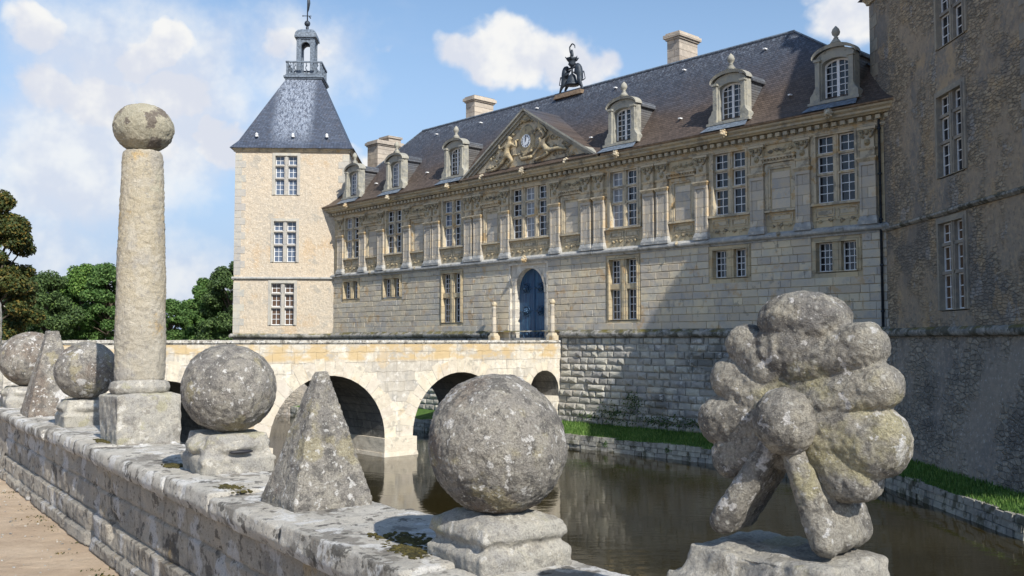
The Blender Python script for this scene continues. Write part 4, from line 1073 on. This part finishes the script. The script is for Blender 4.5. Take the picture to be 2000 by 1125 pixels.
# small plants at the foot of the moat wall
def leaf_cloud(m, c, r, n, s):
    for k in range(n):
        q = Vector((random.gauss(0,.55), random.gauss(0,.5), random.gauss(0,.5)-.2*math.sin(k)))
        p = Vector((c[0]+q.x*r[0], c[1]+q.y*r[1], c[2]+q.z*r[2])); a = Vector((random.gauss(0,1), random.gauss(0,1), random.gauss(0,1))).normalized(); b_ = a.orthogonal().normalized(); c_ = a.cross(b_)
        z = s*random.uniform(.6, 1.3)
        m.add([tuple(p-b_*z), tuple(p+c_*z*.6), tuple(p+b_*z), tuple(p-c_*z*.6)], [(0,1,2,3)])
for i, (x, z, r_, n, lab) in enumerate([(5.2,-3.05,(.5,.2,.45),500,'dark weeds sprouting from the moat wall foot nearest the bridge'), (6.3,-2.6,(.35,.15,.5),260,'green weeds climbing the moat wall joints'),
        (7.6,-3.15,(.7,.2,.25),420,'low dark weeds along the moat wall foot behind the granite ball'), (9.4,-3.15,(.8,.2,.22),380,'low weeds at the moat wall foot in the tower shadow'), (3.9,-3.2,(.45,.15,.2),160,'small weeds at the wall foot beside the smallest arch')]):
    m = MB(); q = LB(x, -.35); leaf_cloud(m, (0,0,0), (r_[0]*1.5, r_[1], r_[2]), int(n*1.1), .045)
    o = m.build('weeds', M['leafd'], None, recalc=False, loc=(q.x,q.y,z), rotz=FR); tag(o, lab, 'weeds', 'weeds on the moat wall')
for i, (x, lab) in enumerate([(3.6,'small green tuft in the bank edging left of the granite ball'), (6.4,'small green tuft growing in the bank edging at the waterline'), (9.4,'small green tuft in the bank edging near the carved flower')]):
    m = MB(); q = LB(x, -2.12); leaf_cloud(m, (0,0,0), (.12,.08,.1), 90, .03)
    tag(m.build('weeds', M['leafm'], None, recalc=False, loc=(q.x,q.y,-4.0), rotz=FR), lab, 'weeds', 'weeds in the bank edging')

# ================================================================== FOREGROUND PARAPET
WR = math.atan2(-DW.y, -DW.x)      # local +x = -DW (to the right), local +y = NW (towards the moat)
pw = empty('parapet_wall', W3(1.6, 0, -1.55), WR, 'long weathered stone parapet wall crossing the foreground, with flat lichened coping', 'wall')
def fbm(p, o=4): return noise.fractal(Vector(p), 1.0, 2.0, o)
def remeshed(mb, name, mat, parent, vox, amps, smooth=True, pre=0, chips=0.):
    o = mb.build(name, mat, parent, smooth)
    md = o.modifiers.new('r', 'REMESH'); md.mode = 'VOXEL'; md.voxel_size = vox
    if pre: sm = o.modifiers.new('s', 'SMOOTH'); sm.factor = .5; sm.iterations = pre
    dg = bpy.context.evaluated_depsgraph_get(); me = bpy.data.meshes.new_from_object(o.evaluated_get(dg))
    o.modifiers.clear(); o.data = me
    seed = Vector((random.uniform(0,50), random.uniform(0,50), random.uniform(0,50)))
    n_ = len(me.vertices); cs = [0.]*(3*n_); ns = [0.]*(3*n_)
    me.vertices.foreach_get('co', cs); me.vertex_normals.foreach_get('vector', ns)
    for i in range(n_):
        co_ = Vector(cs[3*i:3*i+3]); d_ = 0.
        for (sc_, am) in amps: d_ += am*noise.noise(co_*sc_+seed)
        if chips:
            c_ = noise.noise(co_*6+seed*1.7)
            if c_ > .3: d_ -= (c_-.3)*chips
        for k in range(3): cs[3*i+k] += ns[3*i+k]*d_
    me.vertices.foreach_set('co', cs)
    me.materials.clear(); me.materials.append(mat)
    me.polygons.foreach_set('use_smooth', [smooth]*len(me.polygons)); me.update()
    return o
# coping slabs (x = -s)
joints = [-6, -1.2, .9, 2.87, 3.94, 4.9, 5.69, 7.57, 9.5, 11.4, 13.2, 15.4, 18, 21, 26, 32, 45]
cz0, cz1 = .63, .75
cp = MB(); 
coping = empty('coping', (0,0,0), 0, None, None); coping.parent = pw
for s0, s1 in zip(joints, joints[1:]):
    t_ = random.uniform(-.012, .012); e = random.uniform(-.015, .015)
    m = MB(); m.frust((-s1+.006, -s0-.006, .0+e+.02, .67, cz0), (-s1+.008, -s0-.008, .0+e, .66, cz0+.05)); m.frust((-s1+.008, -s0-.008, .0+e, .66, cz0+.045), (-s1+.012, -s0-.012, .012+e, .65, cz1+t_))
    vox = .012 if s1 < 6 else (.02 if s1 < 12 else .045)
    if s0 < 0: vox = .02
    if s1 > 18: vox = .07
    remeshed(m, 'coping_slab', M['cap'], coping, vox, [(3., .005), (11., .004), (40., .003)], chips=.02)
# wall body as a height field with courses, joints and a stepped foot
def gridwall(s0, s1, ds, z0, z1, dz):
    m = MB(); nx = int((s1-s0)/ds); nz = int((z1-z0)/dz); vs = []; fs = []
    rows = [(0,.10,-.05),(.10,.26,-.025),(.26,.46,.0),(.46,.66,.0)]
    for i in range(nx+1):
        s = s0+(s1-s0)*i/nx
        for j in range(nz+1):
            z = z0+(z1-z0)*j/nz
            y = .06
            for k, (a, b_, o_) in enumerate(rows):
                if a <= z < b_+1e-6:
                    y += o_; ed = min(z-a, b_-z) if k < 3 else z-a
                    if k: y += .016*max(0, 1-ed/.012)
                    ph = (s+.37*k+.25*noise.noise(Vector((k*7.1, math.floor(s/.9), 0))))/(.85+.1*k); fr = abs(ph-round(ph))*(.85+.1*k)
                    y += .014*max(0, 1-fr/.012)
                    break
            y += .014*noise.noise(Vector((s*1.4, z*1.4, 3)))+.012*noise.noise(Vector((s*6, z*6, 9)))+.006*noise.noise(Vector((s*22, z*22, 1)))
            c_ = noise.noise(Vector((s*3.2, z*4.5, 17)))
            if c_ > .34: y += (c_-.34)*.12
            vs.append((-s, y, z))
    for i in range(nx):
        for j in range(nz): k = i*(nz+1)+j; fs.append((k, k+nz+1, k+nz+2, k+1))
    m.add(vs, fs); return m
m = gridwall(1.0, 12., .02, -.05, .66, .014); 
for q in (gridwall(12., 45., .12, -.05, .66, .05), gridwall(-6., 1., .08, -.05, .66, .05)):
    n0 = len(m.v); m.v += q.v; m.f += [tuple(i+n0 for i in f) for f in q.f]
m.build('wall_face', M['body'], pw, True)
m = MB(); m.box(-45, 6, .16, .6, -3.2, .64); m.build('wall_core', M['body'], pw)

CAPZ = -.80
ORN = 'carved stone ornaments standing on the parapet'
def orn(name, s, d, label, cat, z=CAPZ, rz=0.):
    q = W3(d, s, z); return empty(name, (q.x, q.y, z), WR+rz, label, cat, ORN)
def ball_orn(s, r, rz_, ph, w, label, mat='granite', vox=.008, style='square', d=2.02, ped='granitel', sx=1.):
    t = orn('stone_ball', s, d, label, 'stone ball')
    m = MB(); m.sphere((0,0,ph+rz_*.97), (r*sx, r, rz_), 48)
    remeshed(m, 'ball', M[mat], t, vox*1.2, [(3., .010), (12., .006), (40., .005), (90., .003)], chips=.0)
    m = MB()
    if style == 'square':
        h1 = ph*.46
        m.frust((-w*1.04,w*1.04,-w*1.04,w*1.04,-.03),(-w*1.06,w*1.06,-w*1.06,w*1.06,h1*.62)); m.frust((-w*1.06,w*1.06,-w*1.06,w*1.06,h1*.6),(-w*.88,w*.88,-w*.88,w*.88,h1))
        m.frust((-w*.86,w*.86,-w*.86,w*.86,h1*.9),(-w*1.02,w*1.02,-w*1.02,w*1.02,h1*1.35)); m.frust((-w*1.02,w*1.02,-w*1.02,w*1.02,h1*1.34),(-w*.96,w*.96,-w*.96,w*.96,ph*.86)); m.frust((-w*.96,w*.96,-w*.96,w*.96,ph*.85),(-w*.6,w*.6,-w*.6,w*.6,ph+.01))
    else:
        h1 = ph*.42
        m.frust((-w*.95,w*.95,-w*.95,w*.95,-.03),(-w,w,-w,w,h1)); m.sphere((0,0,h1+ph*.28), (w*1.12,w*1.12,ph*.34), 28); m.frust((-w*.92,w*.92,-w*.92,w*.92,h1*.95),(-w*.8,w*.8,-w*.8,w*.8,ph))
    remeshed(m, 'pedestal', M[ped], t, vox*1.3, [(3., .012), (12., .007), (45., .004)], pre=2, chips=.03)
    return t
ball_orn(2.895, .255, .255, .168, .183, 'largest lichened granite ball in the centre foreground, on a two tier square base', vox=.006)
b2 = ball_orn(5.79, .285, .272, .235, .225, 'rough granite ball on a slit cushion base, between the nearest pyramid and tall column', style='round', vox=.009)
# black inset standing in for the shade inside the slot in its base
m = MB(); m.sphere((0,0,0), (.02,.075,.012), 16); 
m.build('slit', M['ink'], b2, True, loc=(.232,.0,.135))
ball_orn(9.77, .285, .28, .235, .235, 'dark granite ball half shaded by the tall column, just left of it', style='round', vox=.012)
ball_orn(12.9, .35, .335, .24, .30, 'farthest granite ball, cut by the left edge of the photo', style='round', vox=.016)
def pyramid(s, w, h, label, vox, top=.05, d=1.99, ax=0.):
    t = orn('stone_pyramid', s, d, label, 'stone pyramid')
    m = MB(); m.frust((-w,w,-w,w,-.03),(-w*.985,w*.985,-w*.985,w*.985,.03)); m.frust((-w*.985,w*.985,-w*.985,w*.985,.03),(-top+ax,top+ax,-top,top,h))
    remeshed(m, 'pyramid', M['granite'], t, vox, [(3.5, .007), (14., .004), (40., .003), (90., .002)], smooth=False)
pyramid(4.42, .205, .645, 'mottled granite pyramid with a big white lichen patch, left of the largest ball', .008, .026, ax=.045)
pyramid(11.35, .26, .90, 'slimmer weathered pyramid between the two leftmost balls', .014, .06)
# tall column
t = orn('stone_column', 7.91, 2.04, 'tall tapering stone column topped with a flattened ball, left foreground', 'column'); t.rotation_euler = (0, -R(1.8), WR)
m = MB(); m.frust((-.295,.295,-.24,.24,-.03),(-.295,.295,-.24,.24,.36)); m.frust((-.295,.295,-.24,.24,.35),(-.25,.25,-.21,.21,.375)); remeshed(m, 'plinth', M['granitel'], t, .012, [(3., .010), (12., .007), (45., .005)], pre=2, chips=.03)
m = MB(); m.lathe([(.18,.36),(.22,.385),(.235,.42),(.22,.465),(.18,.485)], 40); remeshed(m, 'torus_base', M['granitel'], t, .010, [(4., .008), (40., .004)], pre=1)
m = MB(); m.lathe([(.190,.48),(.194,.54),(.193,.95),(.185,1.4),(.171,1.9),(.153,2.30),(.143,2.33)], 48); remeshed(m, 'shaft', M['column'], t, .010, [(4., .006), (24., .005), (60., .005), (90., .003)], pre=1)
m = MB(); m.sphere((0,0,2.53), (.238,.238,.205), 48); remeshed(m, 'ball', M['colball'], t, .009, [(4., .010), (20., .006), (50., .005)])
# second column mostly outside the frame
t = orn('stone_column', 17.0, 2.0, 'sliver of a worn grey stone column at the far left edge behind the balls', 'column')
m = MB(); m.frust((-.28,.28,-.25,.25,-.03),(-.28,.28,-.25,.25,.5)); remeshed(m, 'plinth', M['granitel'], t, .03, [(12., .01)], pre=2)
m = MB(); m.lathe([(.23,.5),(.25,.9),(.23,1.35),(.12,1.6),(.05,1.7)], 24); remeshed(m, 'shaft', M['granitel'], t, .025, [(12., .012)])

# carved flower
FT = 15.
t = orn('carved_flower', 1.545, 1.97, 'carved granite flower of rounded petals on two splayed legs, right foreground', 'sculpture', CAPZ, R(FT))
m = MB(); K = .00067
def boxy(n0, ry, pw=.62):
    for k in range(n0, len(m.v)):
        x_, y_, z_ = m.v[k]; m.v[k] = (x_, math.copysign(ry*min(1., abs(y_)/ry)**pw, y_), z_)
def lobe(cx, cz, rx, rz, ry=.070, rot=0., pw=.62):
    n0 = len(m.v); T = Matrix.Translation((cx, 0, cz)) @ Matrix.Rotation(R(rot), 4, 'Y'); m.sphere((0,0,0), (rx*K, ry, rz*K), 44, T); boxy(n0, ry, pw)
def petal(a, ra, b_, rb, fy=1.):
    n0 = len(m.v); ra *= K; rb *= K; k = .068*fy/max(ra, rb); T = Matrix.Diagonal((1, k, 1, 1)); m.capsule((a[0], 0, a[1]), (b_[0], 0, b_[1]), ra, rb, 40, T); boxy(n0, .068*fy)
lobe(.050,.850,170,104,.074); lobe(.025,.785,150,100,.074); lobe(.000,.762,130,92,.072)
petal((.040,.735),76,(.195,.786),90,1.06)
petal((-.104,.788),76,(-.035,.735),100,1.0)
petal((.085,.640),80,(.224,.690),88,1.0)
petal((.115,.585),112,(.212,.556),132,1.08)
petal((.090,.560),110,(.155,.474),100,1.0); lobe(.178,.462,82,78,.066)
petal((-.138,.700),88,(-.040,.650),110,.97)
petal((-.168,.590),98,(-.060,.590),115,.98)
petal((-.142,.496),86,(-.055,.540),104,.95)
lobe(.032,.640,290,265,.052,0.,.35)
flower = remeshed(m, 'petals', M['flower'], t, .0045, [(5., .005), (20., .003), (50., .003), (100., .002)])
m = MB(); m.sphere((.025,-.062,.600), (.080,.080,.083), 36); remeshed(m, 'boss', M['flower'], t, .0045, [(8., .004), (30., .003), (80., .003)])
for q, a, b_ in ((-1, (-.026,.53), (-.153,.318)), (1, (.038,.53), (.114,.300))):
    m = MB()
    for y in (-.05,-.02,.01,.045,.08):
        w0, w1 = (.029, .037) if q < 0 else (.030, .040)
        m.capsule((a[0], y, a[1]), (b_[0], y, b_[1]+.02), w0, w1, 18)
    if q > 0:
        for y in (.0,.035,.07,.10): m.capsule((.088, y, .47), (.126, y, .330), .040, .048, 16)
    remeshed(m, 'leg', M['flower'], t, .0045, [(6., .006), (20., .004), (60., .003)], pre=1)
m = MB(); w = .25
m.frust((-.30,.23,-.20,.20,-.03),(-.305,.235,-.205,.20,.13)); m.frust((-.29,.22,-.18,.19,.12),(-.27,.21,-.16,.18,.20)); m.frust((-.235,.20,-.14,.15,.19),(-.22,.19,-.13,.14,.275))
fp_ = remeshed(m, 'pedestal', M['granitel'], t, .009, [(3., .012), (12., .010), (45., .005)], pre=5, chips=.04)
fp_.rotation_euler.z = -R(FT)

# moss cushions
for s, d, rx, ry, lab in [(5.02,1.79,.13,.06,'brown green moss cushion beside the base of the pyramid'), (3.32,1.88,.20,.10,'dark moss cushion left of the base of the largest ball'), (6.15,1.80,.09,.05,'moss cushion beside the cushion base with the slit'), (7.95,1.78,.14,.04,'moss along the foot of the tall column plinth'), (3.16,1.80,.12,.05,'small moss patch at the left corner of the two tier base')]:
    m = MB()
    for k in range(170):
        x_, y_ = random.gauss(0,.42)*rx*1.25, random.gauss(0,.42)*ry*1.3; q_ = math.exp(-((x_/rx)**2+(y_/ry)**2)); r_ = random.uniform(.006,.016)
        m.sphere((x_, y_, .004), (r_*1.3, r_, .004+.010*q_*random.random()), 7)
    q = W3(d, s, CAPZ+.003); o = m.build('moss_cushion', M['moss'], None, True, loc=q, rotz=WR)
    tag(o, lab, 'moss', 'moss cushions on the coping', 'stuff')
# pebbles on the sand
g = MB()
for k in range(500):
    q = W3(random.uniform(.2, 1.55), random.uniform(3.2, 13), -1.55); r_ = random.uniform(.004, .013); g.sphere((q.x, q.y, -1.55+r_*.3), (r_, r_*.8, r_*.6), 6)
tag(g.build('pebbles', M['cap'], None, True), 'small pale pebbles scattered over the sand', 'pebbles', kind='stuff')
for s, d, lab in [(5.35,1.42,'dry moss clump lying on the sand'), (6.6,1.50,'dry leaf litter against the wall foot')]:
    m = MB(); q = W3(d, s, -1.54); leaf_cloud(m, (0,0,0), (.09,.05,.012), 90, .014); tag(m.build('leaf_litter', M['leafo'], None, recalc=False, loc=q, rotz=WR), lab, 'leaf litter')

m = MB()
for k in range(26):
    s_ = random.uniform(3.5, 13); q = W3(1.62-random.random()**2*.35, s_, -1.545); leaf_cloud(m, (q.x,q.y,q.z), (.10,.06,.006), random.randint(6, 22), .008)
tag(m.build('debris', M['leafo'], None, recalc=False), 'dry leaves and dirt gathered along the wall foot on the sand', 'debris', kind='stuff')
# ================================================================== TREES
def tree(x, y, h, cr, n, mat, label, zb=-1.2, trunk=.3, ls=.14, low=.22, dead=False, asym=0.):
    t = empty('tree', (x, y, zb), random.uniform(0, 6.28), label, 'tree', 'trees beyond the moat')
    m = MB(); ch_ = h*(1-low)
    m.tube([(0,0,-.1),(.1,0,h*.25),(.0,.1,h*.5),(.1,0,h*.8)], [trunk,trunk*.8,trunk*.5,trunk*.15], 8)
    clumps = []
    for k in range(80):
        u = random.random(); a = random.uniform(0, 6.28)
        zz = h*low+ch_*(u**.9)
        f_ = (zz-h*low)/ch_; pr_ = math.sin(math.pi*min(.97, f_*.80+.17))**.7
        rr = cr*pr_*random.uniform(.45, 1.0)
        clumps.append((rr*math.cos(a)+asym*cr*f_, rr*math.sin(a), zz, cr*random.uniform(.17, .33)))
    for (a, b_, c_, r_) in clumps[:22]:
        z0 = c_*.55; m.tube([(0,0,z0),(a*.45,b_*.45,z0+(c_-z0)*.55),(a,b_,c_)], [trunk*.4,trunk*.22,.04], 5)
    m.build('trunk', M['bark'], t, True)
    l = MB(); V = l.v; Fc = l.f
    tot = sum(c[3]**2 for c in clumps)
    for (a, b_, c_, r_) in clumps:
        for k in range(int(n*2.6*r_*r_/tot)):
            q = Vector((random.gauss(0,1), random.gauss(0,1), random.gauss(0,1))).normalized()*(random.random()**.35)
            p = Vector((a+q.x*r_*1.1, b_+q.y*r_*1.1, c_+q.z*r_*.8))
            nrm = (q+Vector((random.gauss(0,.6), random.gauss(0,.6), random.gauss(.5,.6)))).normalized()
            u1 = nrm.orthogonal().normalized(); a_ = random.uniform(0, 6.28); v1 = nrm.cross(u1); e1 = u1*math.cos(a_)+v1*math.sin(a_); e2 = nrm.cross(e1); s = ls*random.uniform(.5, 1.2)
            i0 = len(V); V += [tuple(p-e1*s), tuple(p+e2*s*.55), tuple(p+e1*s), tuple(p-e2*s*.55)]; Fc.append((i0, i0+1, i0+2, i0+3))
    l.build('crown', M[mat], t, recalc=False)
    if dead:
        m = MB()
        for k in range(7):
            a = random.uniform(-.9, .9); L = random.uniform(1.5, 3.4)
            pts = [(0,0,h*.42)]; d_ = Vector((math.sin(a), -.1, math.cos(a)))
            for j in range(5): d_ = (d_+Vector((random.uniform(-.3,.3), 0, random.uniform(-.2,.3)))).normalized(); pts.append(tuple(Vector(pts[-1])+d_*L/5))
            m.tube(pts, [.07,.055,.045,.035,.025,.015], 5)
        o = m.build('dead_branch', M['deadwood'], t, True, loc=(0,0,0)); o.rotation_euler.z = -t.rotation_euler.z; o.location = Matrix.Rotation(-t.rotation_euler.z, 3, 'Z') @ Vector((-.6, -cr*1.02, 0))
    return t
def at(px, t_): return ((px-1000)/1850*t_, t_)
for px, t_, h, cr, n, mt, lab, kw in [
    (-18, 62, 10.6, 2.75, 24000, 'leafo', 'tall dark tree with orange tinged leaves at the left edge', dict(low=.05)),
    (-75, 66, 9, 3., 6000, 'leafd', 'dark tree half hidden beyond the left edge', dict()),
    (88, 88, 7.0, 3.1, 13000, 'leafd', 'dark bushy tree with bare pale branches left of the column', dict(dead=True, low=.03)),
    (160, 95, 8.3, 3.0, 15000, 'leafy', 'bright green rounded tree just left of the column', dict(low=.03)),
    (212, 92, 8.2, 2.8, 12000, 'leafm', 'mid green tree partly hidden behind the tall column', dict(low=.03)),
    (268, 100, 7.2, 3., 8000, 'leafd', 'dark tree mostly hidden behind the tall column', dict(low=.03)),
    (334, 105, 5.3, 2.3, 9000, 'leafm', 'low green tree just right of the column', dict(low=.03)),
    (372, 110, 5.6, 2.4, 9000, 'leafy', 'low yellow green tree between the column and the tower', dict(low=.03)),
    (405, 98, 7.3, 2.3, 12000, 'leafm', 'broad leafy tree left of the tower foot', dict(low=.03)),
    (452, 96, 8.9, 3.2, 17000, 'leafd', 'taller dark green tree touching the left side of the tower', dict(low=.03)),
    (125, 120, 8.0, 4., 8000, 'leafd', 'dark tree standing behind the dead branched one', dict(low=.02)),
    (30, 105, 6.6, 3., 7000, 'leafd', 'low dark tree behind the tree at the left edge', dict(low=.02)),
    ]:
    x, y = at(px, t_); tree(x, y, h, cr, n, mt, lab, **kw)

# ================================================================== SKY, SUN, CAMERA
EL, BE = 40., 29.
w = bpy.data.worlds.new('World'); sc.world = w; w.use_nodes = True
nt = NT(w.node_tree); bg = nt.n['Background']
sky = nt.n.new('ShaderNodeTexSky'); sky.sky_type = 'NISHITA'; sky.sun_disc = False
sky.sun_elevation = R(EL); sky.sun_rotation = R(180-BE); sky.altitude = 100; sky.air_density = 1.0; sky.dust_density = .6; sky.ozone_density = 1.6
tc = nt.n.new('ShaderNodeTexCoord'); D = nt.vmath('NORMALIZE', tc.outputs['Generated'])
warp = nt.vmath('ADD', D, nt.vmath('MULTIPLY', nt.vmath('SUBTRACT', nt.noise(D, 5., 5., .6, 0., True), (.5,.5,.5)), (.14,.14,.14)))
pch = math.atan(101.5/1850)
def dirv(x, y):
    a, b_ = (x-1000)/1850, (562.5-y)/1850
    v = Vector((a, math.cos(pch)-b_*math.sin(pch), math.sin(pch)+b_*math.cos(pch))); return tuple(v.normalized())
def blobs(L, wv):
    acc = None
    for (x, y, rx, amp) in L:
        ds = nt.vmath('DISTANCE', wv, dirv(x, y), out='Value') if False else None
        n = nt.n.new('ShaderNodeVectorMath'); n.operation = 'DISTANCE'; nt.put(n.inputs[0], nt.vmath('MULTIPLY', wv, (1,1,1.5))); v = dirv(x, y); n.inputs[1].default_value = (v[0], v[1], v[2]*1.5)
        k = nt.ramp(n.outputs['Value'], 0., rx/1850, amp, 0.)
        acc = k if acc is None else nt.math('MAXIMUM', acc, k)
    return acc
crisp = blobs([(1010,105,175,1.),(1100,105,165,1.),(930,110,110,.9),(1165,95,100,.9),(1000,60,110,.85),(1660,60,160,1.),(1600,10,130,.8),(725,320,75,1.),(470,300,130,.95),(760,90,80,.75),
    (50,80,130,.78),(230,115,130,.85),(310,95,110,.8),(330,190,170,.9),(170,210,190,.88),(60,190,170,.85),(440,260,110,.85),(550,90,120,.72),(640,110,130,.72),(700,75,90,.7),(300,290,170,.8),(100,330,200,.62)], warp)
soft = blobs([(240,200,420,.85),(100,300,380,.85),(620,110,260,.7),(330,290,300,.9),(180,560,300,.65),(380,540,240,.65),(60,430,330,.6)], warp)
nn = nt.noise(D, 8., 12., .62); n3 = nt.noise(nt.scale(D, 1, 1, 2.2), 4., 6., .6)
n2_ = nt.noise(nt.vmath('ADD', D, (.018, -.004, .022)), 8., 5., .55)
mc = nt.ramp(nt.math('ADD', crisp, nt.math('MULTIPLY', nt.math('SUBTRACT', nn, .5), 1.2)), .34, .70)
ms = nt.ramp(nt.math('ADD', soft, nt.math('MULTIPLY', nt.math('SUBTRACT', nn, .5), 1.1)), .14, .78, 0., .84)
veil = nt.math('MULTIPLY', nt.ramp(n3, .52, .75), .15)
mk = nt.math('MAXIMUM', nt.math('MAXIMUM', mc, ms), veil)
lit = nt.ramp(nt.math('SUBTRACT', nt.noise(D, 8., 5., .55), n2_), -.07, .09)
cc = nt.mix(lit, (.77,.81,.91), (1.0,1.0,.99))
hz = nt.ramp(nt.sep(D)[2], -.02, .42)
skc = nt.mix(hz, (.44,.58,.84), nt.mix(1., sky.outputs[0], (.175,.185,.185), 'MULTIPLY'))
nt.l.new(nt.mix(mk, skc, cc), bg.inputs['Color']); bg.inputs['Strength'].default_value = .80
sky_node = sky

sd = Vector((math.sin(R(BE))*math.cos(R(EL)), -math.cos(R(BE))*math.cos(R(EL)), math.sin(R(EL))))
sl = bpy.data.lights.new('sun', 'SUN'); sl.energy = 5.; sl.angle = R(.5); sl.color = (1., .95, .86)
so = bpy.data.objects.new('sun', sl); COL.objects.link(so); so.rotation_euler = sd.to_track_quat('Z', 'Y').to_euler(); so.location = sd*30

cam = bpy.data.cameras.new('camera'); cam.lens = 33.3; cam.sensor_width = 36; cam.clip_end = 5000; cam.clip_start = .05
co = bpy.data.objects.new('camera', cam); COL.objects.link(co); co.location = (0,0,0); co.rotation_euler = (R(90)+pch, 0, 0)
sc.camera = co
sc.view_settings.view_transform = 'Standard'; sc.view_settings.look = 'None'; sc.view_settings.exposure = .22; sc.view_settings.gamma = 1
sc.cycles.max_bounces = 6
